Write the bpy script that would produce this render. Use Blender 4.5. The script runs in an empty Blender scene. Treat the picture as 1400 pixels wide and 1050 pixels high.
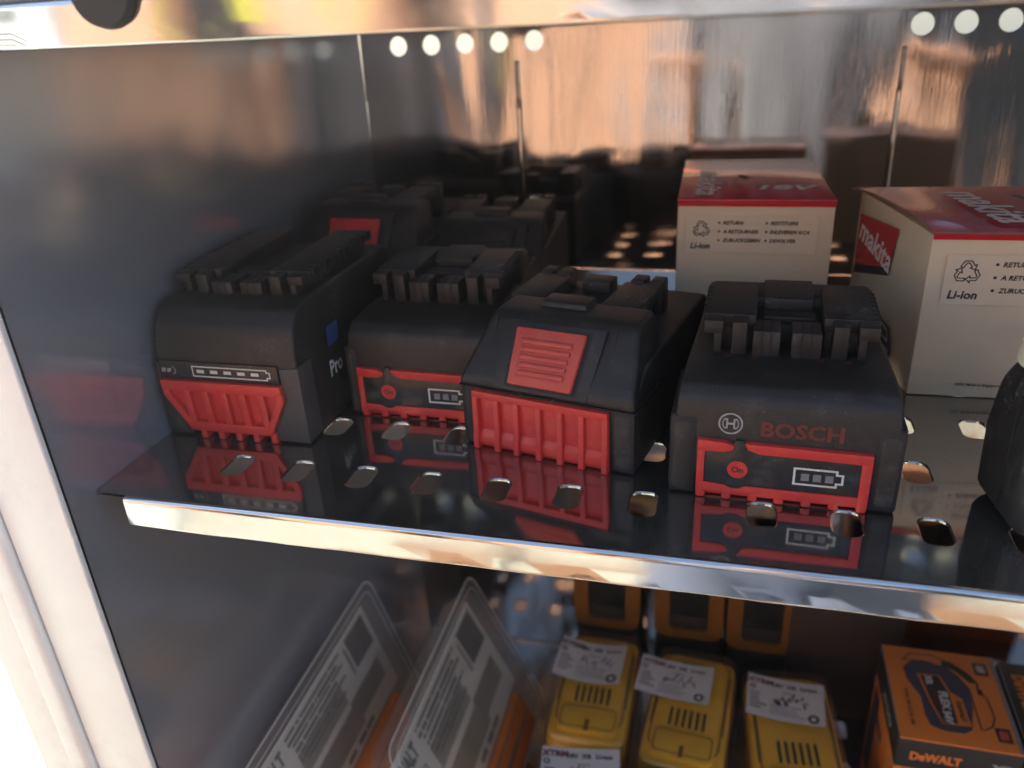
import bpy, bmesh, math, random
from mathutils import Vector, Matrix
R_ = math.radians
random.seed(7)
scene = bpy.context.scene
COL = scene.collection

# ------------------------------------------------------------------ camera
cam_d = bpy.data.cameras.new('camera'); cam = bpy.data.objects.new('camera', cam_d); COL.objects.link(cam)
cr = Vector((0.96736592, 0.24761691, -0.05374983)); cd = Vector((0.06031224, -0.43105092, -0.90030969)); cf = Vector((-0.24610082, 0.86768714, -0.4319183))
cam.matrix_world = Matrix(((cr.x, -cd.x, -cf.x, 0.0), (cr.y, -cd.y, -cf.y, 0.0), (cr.z, -cd.z, -cf.z, 0.18), (0, 0, 0, 1)))
cam_d.sensor_width = 36.0; cam_d.lens = 36.0 * 1125 / 1400
cam_d.clip_start = 0.01; cam_d.clip_end = 200
cam_d.dof.use_dof = True; cam_d.dof.focus_distance = 0.325; cam_d.dof.aperture_fstop = 8.5
scene.camera = cam

# ------------------------------------------------------------------ light
SUN_EL, SUN_AZ = 38.0, -62.0          # azimuth measured from +Y towards -X (behind and left of the cabinet)
sdir = Vector((math.cos(R_(SUN_EL)) * math.sin(R_(SUN_AZ)), math.cos(R_(SUN_EL)) * math.cos(R_(SUN_AZ)), math.sin(R_(SUN_EL))))
world = bpy.data.worlds.new("World"); scene.world = world; world.use_nodes = True
nt = world.node_tree; bg = nt.nodes['Background']
sky = nt.nodes.new('ShaderNodeTexSky'); sky.sky_type = 'NISHITA'; sky.sun_disc = False
sky.sun_elevation = R_(SUN_EL); sky.sun_rotation = math.atan2(sdir.x, sdir.y)
nt.links.new(sky.outputs[0], bg.inputs[0]); bg.inputs[1].default_value = 0.08
sl = bpy.data.lights.new('sun', 'SUN'); sl.energy = 5.0; sl.angle = R_(0.5); sl.color = (1.0, 0.90, 0.76)
so = bpy.data.objects.new('sun', sl); COL.objects.link(so); so.rotation_euler = (-sdir).to_track_quat('-Z', 'Y').to_euler()
scene.view_settings.view_transform = 'Standard'; scene.view_settings.look = 'None'
scene.view_settings.exposure = 2.2; scene.view_settings.gamma = 1.0
scene.render.engine = 'CYCLES'
scene.cycles.max_bounces = 12; scene.cycles.glossy_bounces = 8; scene.cycles.transparent_max_bounces = 16; scene.cycles.diffuse_bounces = 4

# ------------------------------------------------------------------ materials
def mat(name, col, rough=0.5, metal=0.0, noise=0.0, nscale=200.0, bump=0.0, bscale=800.0, spec=0.5, dust=0.0, dscale=60.0, dustcol=(0.3, 0.3, 0.28), coat=0.0, rvar=0.0, stretch=None, specks=0.0):
    m = bpy.data.materials.new(name); m.use_nodes = True; n = m.node_tree.nodes; l = m.node_tree.links
    b = n['Principled BSDF']; b.inputs['Base Color'].default_value = (*col, 1); b.inputs['Roughness'].default_value = rough
    b.inputs['Metallic'].default_value = metal; b.inputs['Specular IOR Level'].default_value = spec; b.inputs['Coat Weight'].default_value = coat
    tc = n.new('ShaderNodeTexCoord'); src = tc.outputs['Object']
    if stretch:
        mp = n.new('ShaderNodeMapping'); mp.inputs['Scale'].default_value = stretch; l.new(src, mp.inputs['Vector']); src = mp.outputs[0]
    last = None
    if noise > 0:
        t = n.new('ShaderNodeTexNoise'); t.inputs['Scale'].default_value = nscale; t.inputs['Detail'].default_value = 6; l.new(src, t.inputs['Vector'])
        mx = n.new('ShaderNodeMix'); mx.data_type = 'RGBA'; mx.inputs[6].default_value = (*[c * (1 - noise) for c in col], 1); mx.inputs[7].default_value = (*[min(1, c * (1 + noise)) for c in col], 1)
        l.new(t.outputs['Fac'], mx.inputs[0]); last = mx.outputs[2]
    if dust > 0:
        t = n.new('ShaderNodeTexNoise'); t.inputs['Scale'].default_value = dscale; t.inputs['Detail'].default_value = 10; t.inputs['Roughness'].default_value = 0.75; l.new(src, t.inputs['Vector'])
        cr_ = n.new('ShaderNodeValToRGB'); cr_.color_ramp.elements[0].position = 0.52; cr_.color_ramp.elements[1].position = 0.78; l.new(t.outputs['Fac'], cr_.inputs[0])
        ml = n.new('ShaderNodeMath'); ml.operation = 'MULTIPLY'; ml.inputs[1].default_value = dust; l.new(cr_.outputs[0], ml.inputs[0])
        mx2 = n.new('ShaderNodeMix'); mx2.data_type = 'RGBA'; mx2.inputs[6].default_value = (*col, 1); mx2.inputs[7].default_value = (*dustcol, 1)
        if last: l.new(last, mx2.inputs[6])
        l.new(ml.outputs[0], mx2.inputs[0]); last = mx2.outputs[2]
        ra = n.new('ShaderNodeMath'); ra.operation = 'MULTIPLY_ADD'; ra.inputs[1].default_value = 0.35; ra.inputs[2].default_value = rough; l.new(ml.outputs[0], ra.inputs[0]); l.new(ra.outputs[0], b.inputs['Roughness'])
    if specks > 0:
        t = n.new('ShaderNodeTexNoise'); t.inputs['Scale'].default_value = 700; t.inputs['Detail'].default_value = 3; l.new(src, t.inputs['Vector'])
        t2 = n.new('ShaderNodeTexNoise'); t2.inputs['Scale'].default_value = 26; t2.inputs['Detail'].default_value = 5; l.new(src, t2.inputs['Vector'])
        ad_ = n.new('ShaderNodeMath'); ad_.operation = 'ADD'; l.new(t.outputs['Fac'], ad_.inputs[0]); l.new(t2.outputs['Fac'], ad_.inputs[1])
        cr_ = n.new('ShaderNodeValToRGB'); cr_.color_ramp.elements[0].position = 0.0; cr_.color_ramp.elements[1].position = 1.0
        mr_ = n.new('ShaderNodeMapRange'); mr_.inputs[1].default_value = 1.20; mr_.inputs[2].default_value = 1.36; mr_.inputs[3].default_value = 0; mr_.inputs[4].default_value = specks; l.new(ad_.outputs[0], mr_.inputs[0])
        n.remove(cr_); mx3 = n.new('ShaderNodeMix'); mx3.data_type = 'RGBA'; mx3.inputs[6].default_value = (*col, 1); mx3.inputs[7].default_value = (*dustcol, 1)
        if last: l.new(last, mx3.inputs[6])
        l.new(mr_.outputs[0], mx3.inputs[0]); last = mx3.outputs[2]
    if last: l.new(last, b.inputs['Base Color'])
    if rvar > 0:
        t = n.new('ShaderNodeTexNoise'); t.inputs['Scale'].default_value = dscale; t.inputs['Detail'].default_value = 8; l.new(src, t.inputs['Vector'])
        mr = n.new('ShaderNodeMapRange'); mr.inputs[1].default_value = 0.35; mr.inputs[2].default_value = 0.75; mr.inputs[3].default_value = rough; mr.inputs[4].default_value = rough + rvar
        l.new(t.outputs['Fac'], mr.inputs[0]); l.new(mr.outputs[0], b.inputs['Roughness'])
    if bump > 0:
        t = n.new('ShaderNodeTexNoise'); t.inputs['Scale'].default_value = bscale; t.inputs['Detail'].default_value = 4; l.new(src, t.inputs['Vector'])
        bp = n.new('ShaderNodeBump'); bp.inputs['Strength'].default_value = bump; bp.inputs['Distance'].default_value = 0.0004; l.new(t.outputs['Fac'], bp.inputs['Height']); l.new(bp.outputs[0], b.inputs['Normal'])
    return m

M = {}
M['black'] = mat('black_plastic', (0.019, 0.0175, 0.016), 0.46, spec=0.5, noise=0.25, bump=0.5, bscale=2200, dust=0.16, dscale=55, specks=0.5)
M['black2'] = mat('dark_rubber', (0.022, 0.0205, 0.019), 0.5, spec=0.5, noise=0.2, bump=0.4, bscale=1500, dust=0.22, dscale=90, specks=0.6)
M['gloss_black'] = mat('label_black', (0.02, 0.021, 0.021), 0.28, bump=0.25, bscale=260, specks=0.8, dust=0.18, dscale=120, dustcol=(0.4, 0.42, 0.4))
M['pit'] = mat('recess_black', (0.012, 0.012, 0.013), 0.6)
M['red'] = mat('red_plastic', (0.55, 0.038, 0.032), 0.36, noise=0.28, nscale=90, bump=0.3, bscale=500, dust=0.16, specks=0.35, dscale=150, dustcol=(0.75, 0.4, 0.35))
M['button'] = mat('button_red', (0.52, 0.075, 0.05), 0.5, noise=0.15, nscale=120, bump=0.5, bscale=900, dust=0.3, dscale=110, dustcol=(0.5, 0.25, 0.2))
M['red_print'] = mat('print_red', (0.13, 0.024, 0.02), 0.5, noise=0.4, nscale=600)
M['grey_print'] = mat('print_grey', (0.32, 0.33, 0.33), 0.5, noise=0.4, nscale=500)
M['white_print'] = mat('print_white', (0.62, 0.62, 0.58), 0.5)
M['led'] = mat('led_grey', (0.20, 0.20, 0.20), 0.35, noise=0.4, nscale=900)
M['blue'] = mat('print_blue', (0.03, 0.06, 0.20), 0.5, noise=0.3)
M['grey_side'] = mat('grey_plastic', (0.060, 0.058, 0.057), 0.55, noise=0.2, bump=0.4)
M['card_white'] = mat('box_white', (0.74, 0.62, 0.45), 0.5, noise=0.05, nscale=40, bump=0.15, bscale=300, dust=0.08, dscale=40, dustcol=(0.45, 0.38, 0.3))
M['card_red'] = mat('box_red', (0.56, 0.02, 0.035), 0.2, noise=0.08, nscale=60, bump=0.12, bscale=60, coat=0.25)
M['card_raw'] = mat('cardboard_edge', (0.24, 0.16, 0.10), 0.85, noise=0.3, nscale=400)
M['ink'] = mat('black_ink', (0.03, 0.03, 0.035), 0.5)
M['silver_print'] = mat('silver_print', (0.82, 0.80, 0.78), 0.35)
M['sticker'] = mat('sticker', (0.76, 0.65, 0.50), 0.4)
M['dim_yellow'] = mat('shaded_brown_yellow', (0.22, 0.09, 0.015), 0.45, noise=0.3, nscale=90)  # yellow plastic with the shade of the back row put into its colour
M['cream'] = mat('cream_cap', (0.72, 0.66, 0.48), 0.5, noise=0.08, nscale=60, dust=0.25, dscale=80, dustcol=(0.4, 0.33, 0.22))
M['yellow'] = mat('yellow_plastic', (0.86, 0.48, 0.035), 0.42, noise=0.12, nscale=60, bump=0.2)
M['slot'] = mat('slot_black', (0.02, 0.018, 0.014), 0.6)
M['paper'] = mat('label_paper', (0.66, 0.64, 0.62), 0.7, noise=0.05, nscale=80)
M['orange'] = mat('box_orange', (0.66, 0.20, 0.035), 0.5, noise=0.08, nscale=90, bump=0.1, dust=0.1, dscale=70)
M['navy'] = mat('print_navy', (0.045, 0.05, 0.085), 0.5)
M['box_black'] = mat('box_black', (0.022, 0.022, 0.02), 0.45, dust=0.1)
M['card_grey'] = mat('pack_card', (0.82, 0.79, 0.72), 0.55, noise=0.06, nscale=50)
M['card_txt'] = mat('pack_text', (0.07, 0.068, 0.065), 0.6, noise=0.3, nscale=300)
M['card_txt2'] = mat('pack_tint', (0.24, 0.23, 0.19), 0.6, noise=0.35, nscale=200)
M['bag'] = mat('plastic_bag', (0.06, 0.06, 0.065), 0.25, bump=1.0, bscale=90, dust=0.25, dscale=60)
M['terracotta'] = mat('terracotta_tile', (0.33, 0.185, 0.10), 0.8, noise=0.2, nscale=8, dust=0.1, dscale=3)
M['concrete'] = mat('pale_concrete', (0.52, 0.56, 0.48), 0.85, noise=0.1, nscale=3, bump=0.3, bscale=30)
M['plaster'] = mat('peach_plaster', (0.84, 0.49, 0.32), 0.9, noise=0.1, nscale=2)
M['door_dark'] = mat('dark_door', (0.03, 0.035, 0.04), 0.5)
M['denim'] = mat('denim', (0.10, 0.125, 0.19), 0.9, noise=0.3, nscale=60)
M['shirt'] = mat('shirt_cloth', (0.16, 0.17, 0.2), 0.9, noise=0.2, nscale=30)
M['skin'] = mat('skin', (0.52, 0.29, 0.19), 0.55)
M['hair'] = mat('hair', (0.02, 0.015, 0.012), 0.6)
M['yellow_band'] = mat('yellow_band', (0.72, 0.70, 0.06), 0.5)
M['post'] = mat('frame_steel', (0.84, 0.87, 0.86), 0.35, 0.15, noise=0.06, nscale=30, dust=0.4, dscale=22, dustcol=(0.5, 0.51, 0.5))

def steel(name, col, rough, wav=0.0, wscale=6.0, brush=0.0, stretch=(1, 1, 1), scratch=0.0, veil=0.0, dcol=(0.45, 0.43, 0.38)):
    m = bpy.data.materials.new(name); m.use_nodes = True; n = m.node_tree.nodes; l = m.node_tree.links
    b = n['Principled BSDF']; b.inputs['Base Color'].default_value = (*col, 1); b.inputs['Metallic'].default_value = 1; b.inputs['Roughness'].default_value = rough
    tc = n.new('ShaderNodeTexCoord')
    h = None
    if wav > 0:
        mp = n.new('ShaderNodeMapping'); mp.inputs['Scale'].default_value = stretch; l.new(tc.outputs['Object'], mp.inputs[0])
        t = n.new('ShaderNodeTexNoise'); t.inputs['Scale'].default_value = wscale; t.inputs['Detail'].default_value = 1.5; l.new(mp.outputs[0], t.inputs['Vector'])
        bp = n.new('ShaderNodeBump'); bp.inputs['Strength'].default_value = 1.0; bp.inputs['Distance'].default_value = wav; l.new(t.outputs['Fac'], bp.inputs['Height']); h = bp.outputs[0]
    if brush > 0:
        mp = n.new('ShaderNodeMapping'); mp.inputs['Scale'].default_value = (900, 900, 6); l.new(tc.outputs['Object'], mp.inputs[0])
        t = n.new('ShaderNodeTexNoise'); t.inputs['Scale'].default_value = 1; t.inputs['Detail'].default_value = 3; l.new(mp.outputs[0], t.inputs['Vector'])
        bp2 = n.new('ShaderNodeBump'); bp2.inputs['Strength'].default_value = brush; bp2.inputs['Distance'].default_value = 0.0002; l.new(t.outputs['Fac'], bp2.inputs['Height'])
        if h: l.new(h, bp2.inputs['Normal'])
        h = bp2.outputs[0]
    if h: l.new(h, b.inputs['Normal'])
    # smudges / fine dirt, plus painted glare where veil is set: rougher, slightly paler
    t = n.new('ShaderNodeTexNoise'); t.inputs['Scale'].default_value = 28; t.inputs['Detail'].default_value = 9; t.inputs['Roughness'].default_value = 0.7; l.new(tc.outputs['Object'], t.inputs['Vector'])
    mr = n.new('ShaderNodeMapRange'); mr.inputs[1].default_value = 0.42; mr.inputs[2].default_value = 0.8; mr.inputs[3].default_value = rough; mr.inputs[4].default_value = rough + 0.12
    l.new(t.outputs['Fac'], mr.inputs[0]); l.new(mr.outputs[0], b.inputs['Roughness'])
    if scratch > 0:
        v = n.new('ShaderNodeTexNoise'); v.inputs['Scale'].default_value = 1500; v.inputs['Detail'].default_value = 2; l.new(tc.outputs['Object'], v.inputs['Vector'])
        c2 = n.new('ShaderNodeMapRange'); c2.inputs[1].default_value = 0.5; c2.inputs[2].default_value = 0.75; c2.inputs[3].default_value = 0.02 + veil; c2.inputs[4].default_value = scratch; l.new(v.outputs['Fac'], c2.inputs[0])
        m2 = n.new('ShaderNodeMath'); m2.operation = 'MULTIPLY'; l.new(c2.outputs[0], m2.inputs[0])
        t3 = n.new('ShaderNodeMapRange'); t3.inputs[1].default_value = 0.35; t3.inputs[2].default_value = 0.65; t3.inputs[3].default_value = 0.985 if veil else 0.3; l.new(t.outputs['Fac'], t3.inputs[0]); l.new(t3.outputs[0], m2.inputs[1])
        df = n.new('ShaderNodeBsdfDiffuse'); df.inputs[0].default_value = (*dcol, 1)
        ms = n.new('ShaderNodeMixShader'); l.new(m2.outputs[0], ms.inputs[0]); l.new(b.outputs[0], ms.inputs[1]); l.new(df.outputs[0], ms.inputs[2]); l.new(ms.outputs[0], n['Material Output'].inputs[0])
    return m
M['shelf'] = steel('polished_shelf_steel', (0.42, 0.41, 0.39), 0.05, wav=0.0008, wscale=9, scratch=0.36)
M['lip'] = steel('polished_lip_steel', (0.66, 0.66, 0.65), 0.06, wav=0.0004, wscale=9, scratch=0.06)
M['wall'] = steel('polished_wall_steel', (0.52, 0.49, 0.46), 0.05, wav=0.0065, wscale=3.0, brush=0.18, stretch=(4.5, 1, 0.9))
M['sidewall'] = steel('side_wall_steel', (0.46, 0.46, 0.47), 0.13, wav=0.003, wscale=3, brush=0.0, scratch=0.27, veil=0.25, dcol=(0.52, 0.58, 0.68))  # bluish diffuse layer paints pale lens glare into the steel

def clear_mat(milky=0.05, tint=0.92):
    m = bpy.data.materials.new('clear_plastic'); m.use_nodes = True; n = m.node_tree.nodes; l = m.node_tree.links
    for x in list(n):
        if x.type != 'OUTPUT_MATERIAL': n.remove(x)
    tr = n.new('ShaderNodeBsdfTransparent'); tr.inputs[0].default_value = (tint, tint, tint, 1)
    gl = n.new('ShaderNodeBsdfGlossy'); gl.inputs['Roughness'].default_value = 0.12; gl.inputs[0].default_value = (0.9, 0.9, 0.9, 1)
    lw = n.new('ShaderNodeLayerWeight'); lw.inputs[0].default_value = 0.5; fr = n.new('ShaderNodeMath'); fr.operation = 'POWER'; fr.inputs[1].default_value = 4.0; l.new(lw.outputs['Facing'], fr.inputs[0])
    tc = n.new('ShaderNodeTexCoord'); t = n.new('ShaderNodeTexNoise'); t.inputs['Scale'].default_value = 45; t.inputs['Detail'].default_value = 3; l.new(tc.outputs['Object'], t.inputs['Vector'])
    bp = n.new('ShaderNodeBump'); bp.inputs['Distance'].default_value = 0.002; bp.inputs['Strength'].default_value = 0.6; l.new(t.outputs['Fac'], bp.inputs['Height']); l.new(bp.outputs[0], gl.inputs['Normal'])
    ad = n.new('ShaderNodeMath'); ad.operation = 'MULTIPLY_ADD'; ad.inputs[1].default_value = 0.8; ad.inputs[2].default_value = 0.05; l.new(fr.outputs[0], ad.inputs[0])
    ms = n.new('ShaderNodeMixShader'); l.new(ad.outputs[0], ms.inputs[0]); l.new(tr.outputs[0], ms.inputs[1]); l.new(gl.outputs[0], ms.inputs[2])
    df = n.new('ShaderNodeBsdfTranslucent'); df.inputs[0].default_value = (0.8, 0.8, 0.78, 1); d2 = n.new('ShaderNodeBsdfDiffuse'); d2.inputs[0].default_value = (0.8, 0.8, 0.78, 1); a2 = n.new('ShaderNodeAddShader'); l.new(df.outputs[0], a2.inputs[0]); l.new(d2.outputs[0], a2.inputs[1]); m3 = n.new('ShaderNodeMixShader'); m3.inputs[0].default_value = milky; l.new(ms.outputs[0], m3.inputs[1]); l.new(a2.outputs[0], m3.inputs[2]); l.new(m3.outputs[0], n['Material Output'].inputs[0]); return m
M['clear'] = clear_mat(); M['glint'] = clear_mat(0.45, 0.9); M['clearer'] = clear_mat(0.015, 0.97)

# ------------------------------------------------------------------ helpers
def link(name, me, m=None, parent=None, loc=None, smooth=False):
    o = bpy.data.objects.new(name, me); COL.objects.link(o)
    if m is not None and not me.materials: me.materials.append(m)
    if parent is not None: o.parent = parent
    if loc is not None: o.location = loc
    if smooth:
        for p in me.polygons: p.use_smooth = True
        try: me.set_sharp_from_angle(angle=R_(38))
        except Exception: pass
    return o
def fin(name, bm, m, parent=None, smooth=True, loc=None):
    bmesh.ops.recalc_face_normals(bm, faces=bm.faces[:])
    me = bpy.data.meshes.new(name); bm.to_mesh(me); bm.free()
    return link(name, me, m, parent, loc, smooth)
def thing(name, label, cat, loc=(0, 0, 0), rz=0, group=None):
    o = bpy.data.objects.new(name, None); COL.objects.link(o); o.location = loc; o.rotation_euler = (0, 0, rz); o.empty_display_size = 0.01
    tag(o, label, cat, group); return o
def tag(o, label=None, cat=None, group=None, kind=None):
    if label: o['label'] = label
    if cat: o['category'] = cat
    if group: o['group'] = group
    if kind: o['kind'] = kind
    return o
def box(bm, x0, x1, y0, y1, z0, z1, bev=0.0, seg=2, taper=None):
    vs = [bm.verts.new((x, y, z)) for z in (z0, z1) for (x, y) in ((x0, y0), (x1, y0), (x1, y1), (x0, y1))]
    if taper:
        cx, cy = (x0 + x1) / 2, (y0 + y1) / 2
        for v in vs[4:]: v.co.x = cx + (v.co.x - cx) * taper[0]; v.co.y = cy + (v.co.y - cy) * taper[1]
    fs = [bm.faces.new([vs[i] for i in f]) for f in ((3, 2, 1, 0), (4, 5, 6, 7), (0, 1, 5, 4), (1, 2, 6, 5), (2, 3, 7, 6), (3, 0, 4, 7))]
    if bev > 0:
        es = list({e for f in fs for e in f.edges})
        bmesh.ops.bevel(bm, geom=es, offset=bev, segments=seg, affect='EDGES', profile=0.5, clamp_overlap=True)
    return vs
def prism(bm, pts, axis, a0, a1, bev=0.0, seg=2, fn=None):
    """polygon pts extruded along axis ('x': pts=(y,z); 'y': pts=(x,z); 'z': pts=(x,y))"""
    def P(p, a): return {'x': (a, p[0], p[1]), 'y': (p[0], a, p[1]), 'z': (p[0], p[1], a)}[axis]
    A = [bm.verts.new(P(p, a0)) for p in pts]; B = [bm.verts.new(P(p, a1)) for p in pts]
    if fn:
        for v in A + B: v.co = fn(v.co)
    fs = [bm.faces.new(A), bm.faces.new(B[::-1])]
    n = len(pts)
    for i in range(n): fs.append(bm.faces.new((A[i], B[i], B[(i + 1) % n], A[(i + 1) % n])))
    if bev > 0:
        bmesh.ops.recalc_face_normals(bm, faces=fs)
        es = [e for e in {e for f in fs for e in f.edges} if len(e.link_faces) == 2 and e.calc_face_angle(0) > R_(20)]
        bmesh.ops.bevel(bm, geom=es, offset=bev, segments=seg, affect='EDGES', profile=0.5, clamp_overlap=True)
def NB(): return bmesh.new()
def mm(*a): return [v * 0.001 for v in a]
def bxo(name, m, parent, dims, bev=0.0, seg=2, taper=None):
    bm = NB(); box(bm, *mm(*dims), bev=bev * .001, seg=seg, taper=taper); return fin(name, bm, m, parent)
def frame_mat(o, u, v):
    """matrix putting local x on u, local y on v, z on u x v"""
    u = Vector(u).normalized(); v = Vector(v); w = u.cross(v).normalized(); v = w.cross(u)
    return Matrix(((u.x, v.x, w.x, o[0]), (u.y, v.y, w.y, o[1]), (u.z, v.z, w.z, o[2]), (0, 0, 0, 1)))
_tc = {}
def text_bm(bm, s, x, y, h=None, w=None, thick=0.00008, shear=0.0, bold=0.0, align='C', xf=None):
    """lettering fitted to width w and/or height h, centred at x, y of the plane"""
    key = (s, bold, shear)
    if key not in _tc:
        c = bpy.data.curves.new('lettering', 'FONT'); c.body = s; c.size = 1; c.offset = bold; c.shear = shear; c.resolution_u = 2
        o = bpy.data.objects.new('lettering', c); COL.objects.link(o)
        dg = bpy.context.evaluated_depsgraph_get(); dg.update()
        me = bpy.data.meshes.new_from_object(o.evaluated_get(dg))
        _tc[key] = ([tuple(v.co) for v in me.vertices], [tuple(p.vertices) for p in me.polygons])
        bpy.data.objects.remove(o); bpy.data.curves.remove(c); bpy.data.meshes.remove(me)
    vs, fs = _tc[key]
    x0 = min(v[0] for v in vs); x1 = max(v[0] for v in vs); y0 = min(v[1] for v in vs); y1 = max(v[1] for v in vs)
    if h and w: sx, sy = w / (x1 - x0), h / (y1 - y0)
    elif h: sx = sy = h / (y1 - y0)
    else: sx = sy = w / (x1 - x0)
    cx = (x0 + x1) / 2 if align == 'C' else x0
    nv = [bm.verts.new(((v[0] - cx) * sx + x, (v[1] - (y0 + y1) / 2) * sy + y, thick)) for v in vs]
    for f in fs:
        try: bm.faces.new([nv[i] for i in f])
        except ValueError: pass
    return (x1 - x0) * sx
def rect(bm, x0, x1, y0, y1, z=0.0001):
    vs = [bm.verts.new(p) for p in ((x0, y0, z), (x1, y0, z), (x1, y1, z), (x0, y1, z))]; bm.faces.new(vs)
def poly(bm, pts, z=0.0001):
    try: bm.faces.new([bm.verts.new((p[0], p[1], z)) for p in pts])
    except ValueError: pass
def ring(bm, cx, cy, r0, r1, z=0.0001, n=40, a0=0, a1=360):
    pa = [(math.cos(R_(a0 + (a1 - a0) * i / n)), math.sin(R_(a0 + (a1 - a0) * i / n))) for i in range(n + 1)]
    for i in range(n):
        a, b = pa[i], pa[i + 1]
        poly(bm, [(cx + a[0] * r0, cy + a[1] * r0), (cx + a[0] * r1, cy + a[1] * r1), (cx + b[0] * r1, cy + b[1] * r1), (cx + b[0] * r0, cy + b[1] * r0)], z)
def disc(bm, cx, cy, r, z=0.0001, n=32): poly(bm, [(cx + r * math.cos(2 * math.pi * i / n), cy + r * math.sin(2 * math.pi * i / n)) for i in range(n)], z)
def outline(bm, pts, t, z=0.0001):
    """stroked closed outline, thickness t inward"""
    n = len(pts); cen = Vector((sum(p[0] for p in pts) / n, sum(p[1] for p in pts) / n)); inn = []
    area = sum(pts[i][0] * pts[(i + 1) % n][1] - pts[(i + 1) % n][0] * pts[i][1] for i in range(n))
    sg = 1 if area > 0 else -1
    for i in range(n):
        p0, p, p1 = Vector(pts[i - 1]), Vector(pts[i]), Vector(pts[(i + 1) % n])
        d0 = (p - p0).normalized(); d1 = (p1 - p).normalized()
        n0 = Vector((-d0.y, d0.x)) * sg; n1 = Vector((-d1.y, d1.x)) * sg
        b = (n0 + n1); b = b / max(0.3, b.dot(n0)) if b.length > 1e-6 else n0
        inn.append(p + b * t)
    for i in range(n):
        j = (i + 1) % n; poly(bm, [pts[i], pts[j], inn[j], inn[i]], z)
def decal(name, bm, m, parent, M4, label=None):
    bmesh.ops.transform(bm, matrix=M4, verts=bm.verts)
    me = bpy.data.meshes.new(name); bm.to_mesh(me); bm.free(); o = link(name, me, m, parent)
    if name == 'printing': o['kind'] = 'stuff'
    if label: o['label'] = label
    return o
def batt_icon(bm, x0, x1, y0, y1, t, nib=True):
    h = (y1 - y0); n = h * .28
    outline(bm, [(x0, y0), (x1 - n, y0), (x1 - n, y0 + h * .2), (x1, y0 + h * .2), (x1, y1 - h * .2), (x1 - n, y1 - h * .2), (x1 - n, y1), (x0, y1)], t)

# ------------------------------------------------------------------ cabinet and setting
WX, WY = -0.251, 0.553           # left wall, back wall
XR = 0.50                        # right wall
ZT = 0.52; ZB = -0.56
GZ = -1.20
cab = thing('display_cabinet', 'polished stainless steel display cabinet with perforated shelves and mirror walls', 'cabinet', (0, 0, 0))

def arc_hole(cx, cy, hx, hy, r, seg=5):
    pts = []
    for (sx, sy, a) in ((1, 1, 0), (-1, 1, 90), (-1, -1, 180), (1, -1, 270)):
        for i in range(seg + 1):
            t = R_(a + 90 * i / seg); pts.append((cx + sx * (hx - r) + r * math.cos(t), cy + sy * (hy - r) + r * math.sin(t)))
    return pts
def perforated(bm, x0, x1, y0, y1, holes, z, th, hx, hy, r, plane='xy', cham=0.0004):
    """sheet with through holes; holes = list of centres. One cell per hole laid on a grid of breaks."""
    def P(a, b, c): return (a, b, c) if plane == 'xy' else (a, z + (z - c), b)
    xs = sorted({round(h[0], 6) for h in holes}); ys = sorted({round(h[1], 6) for h in holes})
    bx = [x0] + [(xs[i] + xs[i + 1]) / 2 for i in range(len(xs) - 1)] + [x1]
    by = [y0] + [(ys[i] + ys[i + 1]) / 2 for i in range(len(ys) - 1)] + [y1]
    hs = {(round(h[0], 6), round(h[1], 6)) for h in holes}
    for i, x in enumerate(xs):
        for j, y in enumerate(ys):
            X0, X1, Y0, Y1 = bx[i], bx[i + 1], by[j], by[j + 1]
            if (x, y) not in hs:
                for zz in (z, z - th): bm.faces.new([bm.verts.new(P(a, b, zz)) for a, b in ((X0, Y0), (X1, Y0), (X1, Y1), (X0, Y1))])
                continue
            inner = arc_hole(x, y, hx, hy, r); inner2 = arc_hole(x, y, hx - cham, hy - cham, max(r - cham, .0002)); k = len(inner)
            outer = []
            for p in inner:
                dx, dy = p[0] - x, p[1] - y
                s = min(((X1 - x) if dx > 0 else (x - X0)) / max(abs(dx), 1e-9), ((Y1 - y) if dy > 0 else (y - Y0)) / max(abs(dy), 1e-9))
                outer.append((x + dx * s, y + dy * s))
            # snap nearest outer points to the corners
            for c in ((X0, Y0), (X1, Y0), (X1, Y1), (X0, Y1)):
                q = min(range(k), key=lambda n_: (outer[n_][0] - c[0]) ** 2 + (outer[n_][1] - c[1]) ** 2); outer[q] = c
            for zz, inn, zi in ((z, inner, z), (z - th, inner2, z - th)):
                O = [bm.verts.new(P(p[0], p[1], zz)) for p in outer]; I = [bm.verts.new(P(p[0], p[1], zi)) for p in inn]
                for n_ in range(k):
                    m_ = (n_ + 1) % k; bm.faces.new((O[n_], O[m_], I[m_], I[n_]))
            A = [bm.verts.new(P(p[0], p[1], z)) for p in inner]; B = [bm.verts.new(P(p[0], p[1], z - cham)) for p in inner2]; C_ = [bm.verts.new(P(p[0], p[1], z - th)) for p in inner2]
            for n_ in range(k):
                m_ = (n_ + 1) % k; bm.faces.new((A[n_], A[m_], B[m_], B[n_])); bm.faces.new((B[n_], B[m_], C_[m_], C_[n_]))

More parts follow.
